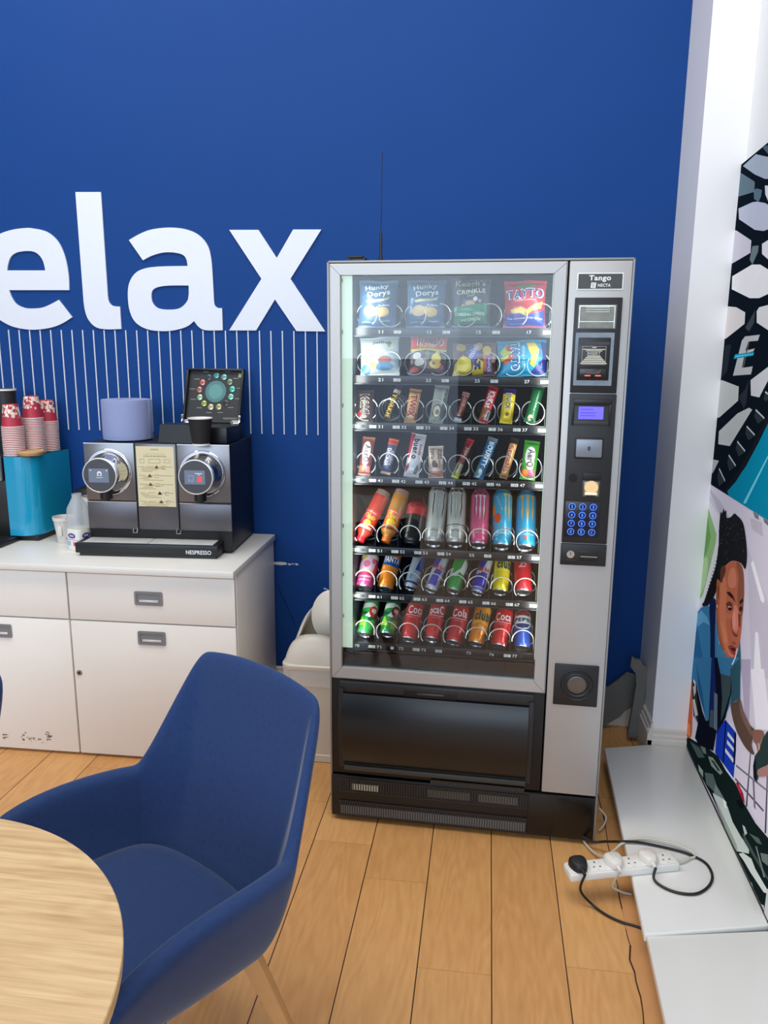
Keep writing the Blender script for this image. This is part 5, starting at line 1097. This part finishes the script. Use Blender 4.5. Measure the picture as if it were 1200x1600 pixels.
# lower poster: mechanic bending over an engine
zb0 = PZ+.001; SB = PQ(1195, 1428)[0]
lo_ol = [(s0, zb0), (SB, zb0), (SB, zj), (s0, zj)]
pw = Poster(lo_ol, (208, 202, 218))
c7 = ((1070, 760), 5.333); c8 = ((1060, 1030), 3.9)
G = [(c7, [(120, -40), (165, 60), (290, 260), (340, 500), (200, 900), (60, 1100), (20, 600)], (222, 220, 226)),
 (c7, [(160, 100), (200, 200), (262, 400), (255, 470), (200, 700), (150, 900), (80, 1010), (60, 980), (100, 850), (140, 500)], (146, 184, 126)), (c7, [(165, 180), (190, 260), (215, 420), (180, 560), (150, 600)], (110, 160, 90)), (c7, [(150, 620), (190, 600), (180, 760), (130, 900), (120, 800)], (176, 206, 156)),
 (c7, [(190, 0), (290, 120), (460, 420), (420, 400), (300, 260), (215, 60)], (186, 182, 192)), (c7, [(560, 190), (610, 215), (615, 280), (580, 260)], (120, 122, 130)), (c7, [(640, 225), (693, 250), (693, 330), (660, 300)], (110, 114, 122)), (c7, [(540, 260), (640, 300), (650, 420), (560, 360)], (186, 182, 194)),
 (c7, [(520, 500), (700, 1000), (700, 1600), (560, 1600), (530, 1000)], (196, 190, 206)), (c7, [(548, 640), (566, 615), (663, 940), (655, 975), (630, 950)], (238, 238, 244)), (c7, [(585, 1210), (610, 1220), (640, 1600), (570, 1600)], (232, 232, 240)),
 (c8, [(380, 0), (440, 0), (430, 380), (400, 330)], (176, 166, 190)), (c8, [(440, 60), (520, 60), (546, 300), (546, 430), (470, 430)], (232, 230, 240)), (c8, [(285, 370), (350, 400), (440, 560), (546, 640), (546, 1080), (350, 760), (330, 560)], (214, 206, 222)),
 # hanging poles
 (c8, [(408, 900), (436, 560), (442, 560), (418, 900)], (72, 74, 84)), (c8, [(524, 1060), (538, 700), (544, 700), (534, 1060)], (60, 60, 70)), (c8, [(350, 640), (546, 800), (546, 812), (350, 655)], (120, 116, 130)), (c8, [(345, 720), (520, 920), (515, 930), (345, 735)], (90, 88, 100)), (c8, [(450, 730), (462, 735), (470, 920), (458, 900)], (120, 116, 132)),
 # blue crate on a trolley
 (c8, [(222, 570), (235, 420), (285, 368), (352, 450), (350, 560), (335, 725), (275, 640)], (28, 60, 176)), (c8, [(285, 380), (292, 376), (275, 640), (268, 630)], (14, 18, 34)),
 (c8, [(300, 440), (345, 500), (344, 520), (298, 465)], (206, 212, 230)), (c8, [(296, 490), (343, 550), (342, 572), (295, 515)], (206, 212, 230)), (c8, [(285, 540), (338, 610), (336, 635), (284, 565)], (206, 212, 230)), (c8, [(275, 640), (330, 720), (330, 738), (274, 660)], (206, 212, 230)), (c8, [(340, 450), (352, 455), (345, 640), (334, 640)], (18, 22, 40)),
 (c8, [(350, 755), (360, 745), (395, 820), (405, 880), (390, 860)], (160, 30, 60)), (c8, [(358, 760), (380, 790), (378, 825), (352, 800)], (196, 50, 70)),
 # engine bay along the bottom
 (c8, [(20, 470), (70, 480), (100, 500), (150, 520), (240, 590), (290, 680), (350, 760), (400, 880), (470, 1000), (546, 1090), (700, 1250), (700, 1900), (546, 1600), (380, 1250), (210, 850), (100, 640)], (22, 34, 34)),
 (c8, [(70, 500), (130, 540), (160, 600), (120, 600)], (74, 92, 88)), (c8, [(130, 520), (160, 515), (170, 580), (150, 570)], (110, 124, 120)), (c8, [(180, 590), (210, 600), (270, 690), (255, 705), (200, 650)], (132, 146, 136)), (c8, [(195, 610), (215, 620), (255, 680), (240, 680)], (44, 56, 54)),
 (c8, [(120, 640), (150, 680), (150, 720), (125, 680)], (150, 166, 150)), (c8, [(160, 690), (210, 700), (240, 790), (220, 810), (170, 760)], (86, 104, 100)), (c8, [(225, 760), (250, 800), (290, 870), (270, 890), (215, 820)], (120, 136, 128)),
 (c8, [(208, 815), (270, 850), (300, 900), (330, 990), (380, 1080), (430, 1150), (430, 1185), (355, 1170), (290, 1040)], (196, 204, 196)), (c8, [(225, 850), (300, 1010), (355, 1130), (362, 1170), (340, 1150), (285, 1030)], (150, 160, 152)), (c8, [(270, 850), (292, 870), (295, 910), (280, 905)], (226, 230, 224)),
 (c8, [(350, 860), (385, 860), (400, 900), (380, 915)], (14, 20, 20)), (c8, [(390, 1010), (405, 1020), (420, 1060), (405, 1075)], (180, 190, 184)), (c8, [(430, 1060), (490, 1090), (510, 1130), (480, 1120)], (84, 100, 94)), (c8, [(500, 1180), (546, 1190), (546, 1260), (510, 1230)], (110, 124, 116)),
 (c8, [(368, 1185), (395, 1180), (445, 1215), (470, 1280), (540, 1400), (546, 1430), (520, 1420), (440, 1300), (400, 1230)], (206, 212, 206)), (c8, [(390, 1060), (400, 1065), (546, 1330), (546, 1350), (400, 1110)], (66, 80, 76)), (c8, [(430, 1340), (450, 1370), (465, 1420), (450, 1400)], (190, 198, 192)), (c8, [(470, 1140), (478, 1140), (530, 1330), (520, 1330)], (120, 132, 126)),
 (c8, [(500, 1490), (520, 1500), (526, 1530), (508, 1520)], (196, 200, 196)),
 # arm and orange strap at the left
 (c8, [(60, 0), (80, 20), (86, 300), (80, 470), (45, 462), (38, 420), (52, 300)], (188, 96, 62)), (c8, [(40, 420), (60, 385), (72, 400), (72, 468), (45, 460)], (214, 130, 84)), (c8, [(52, 360), (58, 360), (46, 400), (40, 410)], (60, 30, 100)),
 (c8, [(84, 85), (112, 100), (122, 300), (132, 415), (92, 345), (84, 200)], (46, 50, 56)), (c8, [(88, 90), (112, 96), (104, 160), (92, 140)], (206, 208, 204)), (c8, [(90, 170), (108, 150), (108, 200), (96, 230)], (180, 182, 178)), (c8, [(88, 250), (100, 240), (120, 340), (100, 350)], (190, 190, 186)), (c8, [(96, 300), (108, 360), (124, 400), (100, 360)], (150, 150, 150)),
 # braid, hair
 (c7, [(285, 480), (300, 600), (290, 780), (240, 930), (180, 1005), (145, 985), (165, 950), (215, 800), (262, 650)], (30, 28, 30)),
 (c7, [(288, 330), (300, 215), (312, 225), (325, 185), (334, 210), (348, 200), (350, 260), (385, 255), (415, 225), (440, 245), (470, 275), (495, 330), (515, 470), (520, 600), (505, 690), (470, 640), (400, 620), (345, 660), (318, 760), (300, 850), (275, 790), (282, 560)], (32, 34, 38)),
 # neck, face
 (c7, [(268, 820), (300, 800), (300, 1050), (330, 1380), (290, 1300), (262, 1060)], (156, 88, 58)),
 (c7, [(345, 655), (400, 622), (465, 640), (492, 720), (497, 900), (486, 990), (482, 1080), (470, 1230), (445, 1370), (410, 1475), (386, 1490), (352, 1440), (326, 1350), (292, 1240), (276, 1080), (272, 950), (272, 800), (310, 800), (320, 700)], (186, 104, 76)),
 (c7, [(430, 640), (466, 650), (492, 730), (496, 900), (480, 1080), (452, 1020), (440, 900), (450, 760)], (140, 86, 70)), (c7, [(300, 800), (340, 760), (350, 900), (340, 1060), (360, 1250), (380, 1400), (350, 1380), (310, 1240), (290, 1050)], (206, 122, 88)), (c7, [(380, 690), (420, 690), (430, 820), (390, 850), (360, 800)], (206, 126, 98)),
 (c7, [(268, 790), (285, 780), (296, 850), (290, 970), (278, 1000), (268, 920)], (170, 96, 66)), (c7, [(276, 830), (286, 830), (284, 930), (277, 940)], (110, 58, 40)),
 (c7, [(352, 885), (372, 878), (402, 905), (424, 965), (404, 940), (372, 912)], (54, 34, 32)), (c7, [(460, 960), (485, 930), (490, 955), (466, 985)], (48, 30, 30)),
 (c7, [(352, 985), (372, 968), (396, 985), (402, 1020), (380, 1040), (358, 1018)], (120, 62, 52)), (c7, [(362, 998), (378, 985), (394, 1002), (390, 1026), (372, 1030)], (38, 24, 26)), (c7, [(456, 1012), (476, 1000), (486, 1018), (472, 1042), (458, 1034)], (60, 36, 36)),
 (c7, [(412, 1000), (440, 1010), (450, 1120), (440, 1200), (418, 1210), (404, 1160)], (214, 132, 116)), (c7, [(392, 1190), (410, 1240), (440, 1252), (448, 1190), (440, 1235), (415, 1222)], (120, 56, 46)), (c7, [(386, 1110), (400, 1120), (396, 1210), (388, 1180)], (160, 84, 66)),
 (c7, [(362, 1335), (395, 1322), (412, 1335), (432, 1350), (420, 1385), (430, 1400), (412, 1405), (385, 1375)], (150, 62, 60)), (c7, [(380, 1350), (412, 1345), (428, 1362), (416, 1376)], (70, 28, 32)), (c7, [(386, 1410), (420, 1405), (412, 1470), (392, 1480)], (160, 86, 62)),
 (c7, [(300, 690), (330, 660), (345, 700), (325, 760), (312, 800), (300, 790)], (96, 60, 48)),
 (c7, [(364, 1002), (372, 994), (376, 1006), (368, 1014)], (206, 190, 182)), (c7, [(386, 1000), (394, 1004), (392, 1014), (385, 1012)], (190, 170, 164)), (c7, [(376, 996), (382, 996), (381, 1004), (376, 1003)], (230, 226, 226)),
 (c7, [(350, 978), (374, 960), (400, 978), (403, 986), (376, 970), (354, 988)], (84, 44, 38)), (c7, [(340, 1040), (360, 1060), (395, 1060), (402, 1046), (392, 1100), (350, 1100)], (196, 112, 84)),
 (c7, [(404, 1060), (420, 1040), (428, 1150), (412, 1190), (400, 1150)], (226, 148, 130)), (c7, [(448, 1060), (470, 1070), (466, 1180), (452, 1160)], (112, 66, 56)), (c7, [(300, 1120), (340, 1180), (356, 1300), (330, 1300)], (214, 132, 96)),
 (c7, [(366, 1382), (388, 1394), (410, 1410), (420, 1404), (404, 1426), (380, 1410)], (206, 130, 116)), (c7, [(400, 1290), (430, 1300), (426, 1322), (396, 1312)], (150, 84, 66)),
 (c7, [(268, 990), (274, 985), (276, 1010), (270, 1010)], (226, 220, 210)),
 # shirt, apron
 (c7, [(140, 1010), (180, 995), (212, 1000), (230, 980), (255, 950), (262, 1080), (290, 1310), (330, 1370), (352, 1440), (386, 1495), (412, 1478), (448, 1370), (464, 1250), (466, 1610), (40, 1610), (48, 1450), (70, 1180), (100, 1060)], (60, 122, 166)),
 (c7, [(255, 1040), (262, 1060), (290, 1310), (330, 1375), (360, 1450), (352, 1600), (290, 1600), (270, 1300)], (70, 128, 160)), (c7, [(100, 1080), (140, 1030), (190, 1090), (215, 1160), (160, 1130), (110, 1170)], (96, 158, 196)), (c7, [(60, 1300), (110, 1180), (150, 1400), (170, 1600), (110, 1600)], (46, 100, 146)), (c7, [(390, 1490), (450, 1380), (465, 1300), (466, 1610), (380, 1610)], (52, 92, 104)),
 (c7, [(210, 985), (262, 945), (256, 1200), (252, 1610), (216, 1610), (218, 1240)], (24, 34, 74)),
 (c8, [(74, -10), (382, -10), (380, 240), (350, 262), (325, 262), (300, 320), (210, 400), (172, 378), (112, 150), (82, 90)], (58, 118, 160)), (c8, [(320, 60), (380, -10), (380, 240), (325, 265)], (48, 84, 96)), (c8, [(110, 20), (150, 200), (165, 330), (130, 220)], (40, 90, 136)),
 (c8, [(205, -10), (240, -10), (260, 90), (325, 105), (328, 200), (290, 360), (235, 450), (216, 560), (130, 525), (104, 480), (120, 400), (124, 330), (112, 150), (150, 320), (172, 378), (188, 372)], (18, 22, 34)),
 (c8, [(205, -10), (222, -10), (232, 180), (215, 330), (195, 330), (200, 100)], (26, 42, 96)), (c8, [(262, 90), (325, 105), (320, 205), (282, 330), (262, 380), (270, 240)], (60, 76, 80)), (c8, [(222, 200), (242, 215), (240, 440), (218, 420)], (98, 112, 130)), (c8, [(196, 310), (218, 312), (216, 420), (192, 410)], (70, 84, 100)),
 # forearm, hand, dark tool
 (c8, [(322, 262), (352, 262), (380, 242), (402, 320), (440, 400), (470, 436), (450, 520), (468, 580), (440, 570), (400, 520), (355, 430), (330, 340)], (92, 72, 64)), (c8, [(380, 250), (402, 320), (440, 400), (452, 470), (410, 400), (380, 320)], (120, 94, 84)),
 (c8, [(455, 440), (480, 430), (518, 436), (528, 470), (506, 500), (508, 560), (490, 575), (478, 520), (462, 500)], (136, 96, 84)), (c8, [(488, 510), (500, 512), (504, 560), (492, 570)], (196, 150, 136)), (c8, [(480, 570), (490, 560), (486, 600), (474, 600)], (210, 180, 176)),
 (c8, [(700, 380), (546, 440), (515, 490), (500, 550), (470, 590), (460, 650), (462, 720), (480, 752), (492, 720), (496, 690), (546, 645), (700, 560)], (44, 62, 62)), (c8, [(486, 680), (510, 662), (546, 648), (600, 640), (600, 700), (520, 716), (492, 712)], (170, 126, 120)), (c8, [(460, 650), (475, 600), (482, 740), (466, 730)], (20, 26, 30))]
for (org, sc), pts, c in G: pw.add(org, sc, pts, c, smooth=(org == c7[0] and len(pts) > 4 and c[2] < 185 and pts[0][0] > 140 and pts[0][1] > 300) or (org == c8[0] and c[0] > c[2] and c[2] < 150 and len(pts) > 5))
random.seed(4)
for k in range(60):   # light strands in the curls
    x = random.uniform(300, 500); y_ = random.uniform(270, 600)
    if x < 320 and y_ < 300: continue
    r = random.uniform(3, 8); a0 = random.uniform(0, 6); pw.add(*c7, [(x, y_), (x+r*math.cos(a0)*2, y_+r*math.sin(a0)*2), (x+r*math.cos(a0+.5)*2.2, y_+r*math.sin(a0+.5)*2.2)], random.choice([(74, 78, 84), (96, 100, 106), (14, 14, 18)]))
for k in range(16):
    t = k/15; x = 285-125*t; y_ = 560+430*t; pw.add(*c7, [(x-2, y_), (x+12, y_+6), (x+2, y_+14)], (64, 60, 62))
pw.add(*c7, [(402, 1484), (430, 1424), (448, 1350), (454, 1350), (437, 1430), (410, 1490)], (226, 226, 232))
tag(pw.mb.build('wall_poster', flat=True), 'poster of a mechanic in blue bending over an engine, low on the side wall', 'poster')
# next white panel further along the wall
T3 = PQ(1188, 1345)
mb = MB(); mb.box(SB+.002, 1.6, zb0, PQ(1198, 1384)[1], -.0155, .004, M((222, 224, 228), .25, coat=.2, noise=.02), .002, T_R)
o = mb.build('wall_panel', flat=True); tag(o, 'plain white panel standing at the right edge, beside the mechanic poster', 'panel')

# ------------------------------------------------------------------ extension lead and cables
XL = on_z(886, 1362, .062+.034); XR = on_z(1056, 1333, PZ+.040)
d = XR-XL; d.z = 0; ux = d.normalized(); LN = .392
ang = math.atan2(ux.y, ux.x)
el = thing('extension_lead', 'white six way extension lead lying across the edge of the platform', 'extension lead', (XL+XR)/2-Vector((0, 0, .040)), ang)
el.location.z = .0805; el.rotation_euler = (0, 0, ang); el.scale = (1, 1, .8)
hl = d.length/2
mb = MB(); mb.box(-hl, hl, -.029, .029, 0, .032, WHITE, .006, seg=3); mb.box(-hl+.004, hl-.004, -.026, .026, .031, .034, WHITE, .002); mb.build('body', el)
GP = 2*hl/6.25
def socket(x):
    mb = MB(); mb.box(x-GP*.47, x+GP*.47, -.0235, .0235, .0335, .0352, M((236, 234, 228), .3), .001)
    for q in ((-.0018, .0018, .008, .016), (-.0125, -.0065, -.010, -.0065), (.0065, .0125, -.010, -.0065)): mb.box(x+q[0], x+q[1], q[2], q[3], .0345, .0356, M((36, 34, 32), .7))
    mb.box(x-.002, x+.002, -.022, -.0205, .035, .0356, M((206, 150, 130), .5)); return mb.build('socket', el)
for k in range(6): socket(-hl+GP*(k+.62))
def plug(label, k, mt, rr=1.0):
    x = -hl+GP*(k+.62); o = thing('power_plug', label, 'plug', el.location+Matrix.Rotation(ang, 3, 'Z') @ Vector((x, 0, .0287)), ang)
    sh = outline([(-.022, .020), (0, .026), (.022, .020), (.0255, 0), (.018, -.022), (.008, -.030, 1), (-.008, -.030, 1), (-.018, -.022), (-.0255, 0)], 4)
    mb = MB(); vs = []; n = len(sh); rows = [(1, 0), (1, .012), (.93, .019), (.78, .023), (.0001, .0235)]
    for s_, z in rows: vs += [(p.x*s_*rr, p.y*s_*rr, z) for p in sh]
    mb.add(vs, [[i*n+j, i*n+(j+1) % n, (i+1)*n+(j+1) % n, (i+1)*n+j] for i in range(len(rows)-1) for j in range(n)]+[list(range(n))[::-1]], mt); mb.build('plug_body', o, sharp=50)
    mb = MB(); mb.cyl((0, -.026, .008), (0, -.046, .006), .0068, mt, .0045, 14); mb.build('strain_relief', o)
    return o, o.matrix_basis
P1, m1 = plug('black three pin plug at the left end of the white extension lead', 0, M((26, 26, 28), .5))
P2, m2 = plug('white plug with a white flex, nearest to the black plug', 2, M((226, 222, 214), .4))
mb = MB(); random.seed(8)
for k in range(5): a = k*PI/5*2; mb.box(-.001, .001, .004, .010, .0236, .0245, M((206, 202, 192), .5), 0, Matrix.Rotation(a, 4, 'Z'))
mb.build('moulded_mark', P2)
P3, m3 = plug('white plug with a black flex, towards the right end of the extension lead', 4, M((228, 222, 212), .4))
Rz = Matrix.Rotation(ang, 3, 'Z')
def tip(P): return Vector(P.location)+Rz @ Vector((0, -.046, .006))
def tipd(P): return Vector(P.location)+Rz @ Vector((0, -.062, .000))
def cable(label, pts, r, mt, name='cable', cat='cable'):
    mb = MB(); mb.tube(catmull(pts, 8), r, mt, 8); return tag(mb.build(name), label, cat)
BC = M((20, 19, 19), .5, name='black_flex'); WC = M((206, 202, 188), .5, name='white_flex')
cable('black flex from the black plug curving down under the platform edge', [tip(P1), on_z(907, 1391, .058), on_z(925, 1413, .012), on_z(948, 1430, .005), on_z(972, 1441, .005), on_z(992, 1447, .005), on_z(1010, 1453, .005)+Vector((.0, 0, 0))], .0038, BC)
cable('short white flex hanging from the white plug under the platform', [tip(P2), tip(P2).lerp(on_z(957, 1384, .045), .5)+Vector((0, 0, .006)), on_z(957, 1384, .045), on_z(966, 1391, .028), on_z(976, 1395, .014), on_z(986, 1397, .005)], .0034, WC)
cable('black flex looping on the white platform and back to the vending machine', [tip(P3), on_z(1022, 1374, PZ+.010), on_z(1040, 1388, PZ+.005), on_z(1065, 1396, PZ+.005), on_z(1090, 1396, PZ+.005), on_z(1108, 1384, PZ+.005), on_z(1113, 1368, PZ+.005), on_z(1104, 1350, PZ+.005), on_z(1084, 1338, PZ+.005), on_z(1055, 1328, PZ+.005), on_z(1010, 1318, PZ+.006), on_z(985, 1315, PZ+.008), on_z(965, 1315, PZ+.004), on_z(945, 1315, .045), on_z(925, 1315, .03), on_z(908, 1305, .03)], .0040, BC)
xr = Vector(el.location)+Rz @ Vector((hl, 0, .013))
cable('pale grey flex from the end of the extension lead back to the vending machine', [xr, xr+Rz @ Vector((.03, .002, -.004)), on_z(1078, 1341, PZ+.007), on_z(1086, 1338, PZ+.006), on_z(1078, 1329, PZ+.011), on_z(1050, 1318, PZ+.012), on_z(1015, 1311, PZ+.010), on_z(992, 1311, PZ+.006), on_z(972, 1318, PZ+.004), on_z(958, 1330, .06), on_z(942, 1338, .03), on_z(928, 1332, .012), on_z(918, 1322, .008), on_z(912, 1314, .010)], .0036, WC)
cable('thin white lead poking out beside the foot of the vending machine', [on_z(936, 1298, .01), on_z(944, 1288, .02), on_z(947, 1277, .03), on_z(941, 1268, .05), on_z(936, 1262, .06)], .003, WC)

# ------------------------------------------------------------------ round table
TW = bpy.data.materials.new('oak_veneer'); TW.use_nodes = True; nt = TW.node_tree; b_ = nt.nodes['Principled BSDF']
tc = nt.nodes.new('ShaderNodeTexCoord'); mp_ = nt.nodes.new('ShaderNodeMapping'); mp_.inputs['Rotation'].default_value = (0, 0, math.radians(34)); mp_.inputs['Scale'].default_value = (1.1, 26, 26)
nz = nt.nodes.new('ShaderNodeTexNoise'); nz.inputs['Scale'].default_value = 3.2; nz.inputs['Detail'].default_value = 6; nz.inputs['Roughness'].default_value = .62; nz.inputs['Distortion'].default_value = .15
mp2 = nt.nodes.new('ShaderNodeMapping'); mp2.inputs['Rotation'].default_value = (0, 0, math.radians(34)); mp2.inputs['Scale'].default_value = (.9, 3.4, 3)
nz2 = nt.nodes.new('ShaderNodeTexNoise'); nz2.inputs['Scale'].default_value = 3; nz2.inputs['Detail'].default_value = 1
sn = nt.nodes.new('ShaderNodeMath'); sn.operation = 'MULTIPLY'; sn.inputs[1].default_value = 70; sn2 = nt.nodes.new('ShaderNodeMath'); sn2.operation = 'SINE'
ad = nt.nodes.new('ShaderNodeMath'); ad.operation = 'MULTIPLY_ADD'; ad.inputs[1].default_value = .028
cr = nt.nodes.new('ShaderNodeValToRGB'); e = cr.color_ramp.elements; e[0].position = .30; e[0].color = (lin(190), lin(152), lin(106), 1); e[1].position = .64; e[1].color = (lin(222), lin(192), lin(144), 1)
L_ = nt.links.new
L_(tc.outputs['Object'], mp_.inputs[0]); L_(mp_.outputs[0], nz.inputs['Vector']); L_(tc.outputs['Object'], mp2.inputs[0]); L_(mp2.outputs[0], nz2.inputs['Vector'])
L_(nz2.outputs['Fac'], sn.inputs[0]); L_(sn.outputs[0], sn2.inputs[0]); L_(sn2.outputs[0], ad.inputs[0]); L_(nz.outputs['Fac'], ad.inputs[2]); L_(ad.outputs[0], cr.inputs[0]); L_(cr.outputs[0], b_.inputs['Base Color'])
b_.inputs['Roughness'].default_value = .38
tt = thing('round_table', 'round oak topped table in the near left corner', 'table', (-.398, -1.614, 0))
mb = MB(); R = .4353; mb.lathe([(.0001, .715), (R-.004, .715), (R-.001, .718), (R, .7385), (R-.0015, .740), (.0001, .740)], TW, 128); mb.build('tabletop', tt)
mb = MB(); mb.cyl((0, 0, .012), (0, 0, .700), .032, WHITE, n=32); mb.build('column', tt)
mb = MB(); mb.lathe([(.0001, 0), (.24, 0), (.242, .006), (.12, .014), (.04, .022), (.0001, .022)], WHITE, 64); mb.build('foot_plate', tt)
mb = MB(); mb.box(-.14, .14, -.14, .14, .700, .715, BLACK); mb.build('top_bracket', tt)

# ------------------------------------------------------------------ shell chairs
FAB = bpy.data.materials.new('blue_fabric'); FAB.use_nodes = True; nt = FAB.node_tree; b_ = nt.nodes['Principled BSDF']
tc = nt.nodes.new('ShaderNodeTexCoord'); nz = nt.nodes.new('ShaderNodeTexNoise'); nz.inputs['Scale'].default_value = 420; nz.inputs['Detail'].default_value = 3
nzb = nt.nodes.new('ShaderNodeTexNoise'); nzb.inputs['Scale'].default_value = 90; nzb.inputs['Detail'].default_value = 6
am = nt.nodes.new('ShaderNodeMath'); am.operation = 'MULTIPLY_ADD'; am.inputs[1].default_value = 1.0
cr = nt.nodes.new('ShaderNodeValToRGB'); e = cr.color_ramp.elements; e[0].position = .62; e[0].color = (lin(15), lin(42), lin(86), 1); e[1].position = 1.0; e[1].color = (lin(22), lin(54), lin(104), 1)
bp = nt.nodes.new('ShaderNodeBump'); bp.inputs['Strength'].default_value = .25; bp.inputs['Distance'].default_value = .0006
L_ = nt.links.new; L_(tc.outputs['Object'], nz.inputs['Vector']); L_(tc.outputs['Object'], nzb.inputs['Vector']); L_(nz.outputs['Fac'], am.inputs[0]); L_(nzb.outputs['Fac'], am.inputs[2]); L_(am.outputs[0], cr.inputs[0]); L_(cr.outputs[0], b_.inputs['Base Color'])
L_(nz.outputs['Fac'], bp.inputs['Height']); L_(bp.outputs['Normal'], b_.inputs['Normal']); b_.inputs['Roughness'].default_value = .85
b_.inputs['Sheen Weight'].default_value = .25; b_.inputs['Sheen Roughness'].default_value = .4
OAK = M((206, 158, 104), .45, noise=.08, scale=30, name='pale_oak')
def make_chair(label, loc, rz):
    t = thing('shell_chair', label, 'chair', loc, rz, None)
    half = [((-.12, -.43, .420), (-.262, -.452, .505)), ((-.13, -.37, .400), (-.285, -.372, .590)), ((-.135, -.27, .388), (-.292, -.265, .628)), ((-.145, -.16, .384), (-.290, -.135, .624)), ((-.155, -.09, .384), (-.278, -.040, .613)),
            ((-.162, -.075, .384), (-.271, -.014, .609)), ((-.166, -.068, .384), (-.266, .000, .608)), ((-.168, -.062, .384), (-.262, .011, .618)), ((-.168, -.054, .384), (-.252, .036, .655)), ((-.158, -.045, .384), (-.232, .084, .745)),
            ((-.142, -.040, .384), (-.210, .130, .832)), ((-.134, -.039, .384), (-.200, .147, .857)), ((-.124, -.038, .384), (-.188, .155, .870)), ((-.110, -.037, .384), (-.168, .159, .875)), ((-.060, -.036, .384), (-.095, .168, .884))]
    NH = len(half)
    cols = half+[((0, -.035, .384), (0, .173, .886))]+[((-b[0], b[1], b[2]), (-t_[0], t_[1], t_[2])) for b, t_ in half[::-1]]
    nr = 8; vs = []; wt_ = []
    for i, (b, tp) in enumerate(cols):
        b = Vector(b); tp = Vector(tp); bk = sst(5, 9, min(i, 2*NH-i))
        for j in range(nr+1):
            v = j/nr; e1 = .55+.17*bk; e2 = 1.5+.1*bk; a_ = v**e1; c_ = v**e2
            vs.append((b.x+(tp.x-b.x)*a_, b.y+(tp.y-b.y)*a_, b.z+(tp.z-b.z)*c_)); wt_.append(1-bk)
    n = len(cols)
    fs = [[i*(nr+1)+j, (i+1)*(nr+1)+j, (i+1)*(nr+1)+j+1, i*(nr+1)+j+1] for i in range(n-1) for j in range(nr)]
    mb = MB(); mb.add(vs, fs, FAB)
    o = mb.build('shell', t, sharp=180)
    vg = o.vertex_groups.new(name='arms')
    for k, w_ in enumerate(wt_): vg.add([k], w_, 'REPLACE')
    sd = o.modifiers.new('thickness', 'SOLIDIFY'); sd.thickness = .042; sd.offset = 0.0; sd.vertex_group = 'arms'; sd.thickness_vertex_group = .58
    ss = o.modifiers.new('smooth', 'SUBSURF'); ss.levels = 2; ss.render_levels = 2
    # padded seat
    mb = MB(); rim = [(-.190, -.47), (-.222, -.40), (-.232, -.28), (-.232, -.14), (-.214, -.04), (-.165, .002), (-.09, .020), (0, .026)]
    rim = rim+[(-x, y) for x, y in rim[:-1][::-1]]; rim += [(.10, -.492), (0, -.497), (-.10, -.492)]
    rm = outline(rim, 4); rows = [(.50, .380), (.62, .384), (.80, .405), (.95, .432), (.975, .450), (.93, .463), (.80, .470), (.5, .472), (.0001, .470)]
    vs = []; n = len(rm); cx, cy = 0, -.23
    for s_, z in rows:
        for p in rm:
            x = cx+(p.x-cx)*s_; y = cy+(p.y-cy)*s_; dz = .012*((y+.23)/.26)*(-1) if z > .44 else 0
            vs.append((x, y, z+dz))
    mb.add(vs, [[i*n+j, i*n+(j+1) % n, (i+1)*n+(j+1) % n, (i+1)*n+j] for i in range(len(rows)-1) for j in range(n)]+[list(range(n))[::-1]], FAB); mb.build('seat_pad', t, sharp=60)
    mb = MB(); mb.box(-.10, .10, -.32, -.08, .345, .380, OAK, .004); mb.build('under_frame', t)
    def legm(tx, ty, fx, fy):
        m_ = MB(); a = Vector((tx, ty, .372)); b = Vector((fx, fy, 0)); d_ = (b-a).normalized(); sx = Vector((-d_.y, d_.x, 0)).normalized() if abs(d_.x)+abs(d_.y) > 1e-6 else Vector((1, 0, 0)); sx = Matrix.Rotation(0, 3, 'Z') @ sx; sy = sx.cross(d_).normalized()
        vs = []
        for c, w, dd in ((a, .021, .021), (b, .014, .014)):
            for i, j in ((-1, -1), (1, -1), (1, 1), (-1, 1)): vs.append(c+sx*w*i+sy*dd*j)
        for v in vs[4:]: v.z = 0
        bm = bmesh.new(); vv = [bm.verts.new(v) for v in vs]
        for f in ([0, 1, 2, 3], [7, 6, 5, 4], [0, 4, 5, 1], [1, 5, 6, 2], [2, 6, 7, 3], [3, 7, 4, 0]): bm.faces.new([vv[k] for k in f])
        bmesh.ops.recalc_face_normals(bm, faces=bm.faces[:]); bmesh.ops.bevel(bm, geom=bm.edges[:], offset=.003, segments=2, affect='EDGES', profile=.5); m_.bm(bm, OAK); m_.build('leg', t)
    legm(LEG[0], LEG[1], LEG[2], LEG[3]); legm(-LEG[0], LEG[1], -LEG[2], LEG[3]); legm(.10, -.30, .24, -.44); legm(-.10, -.30, -.24, -.44)
    return t
LEG = (.09, .0, .19, .10)
CO = (-.087, -.900, 0)
make_chair('blue fabric shell armchair with oak legs, tucked up to the round table', CO, -.576)
make_chair('blue shell armchair of which only an edge shows at the left border', (-.795, -.90, 0), -.576)
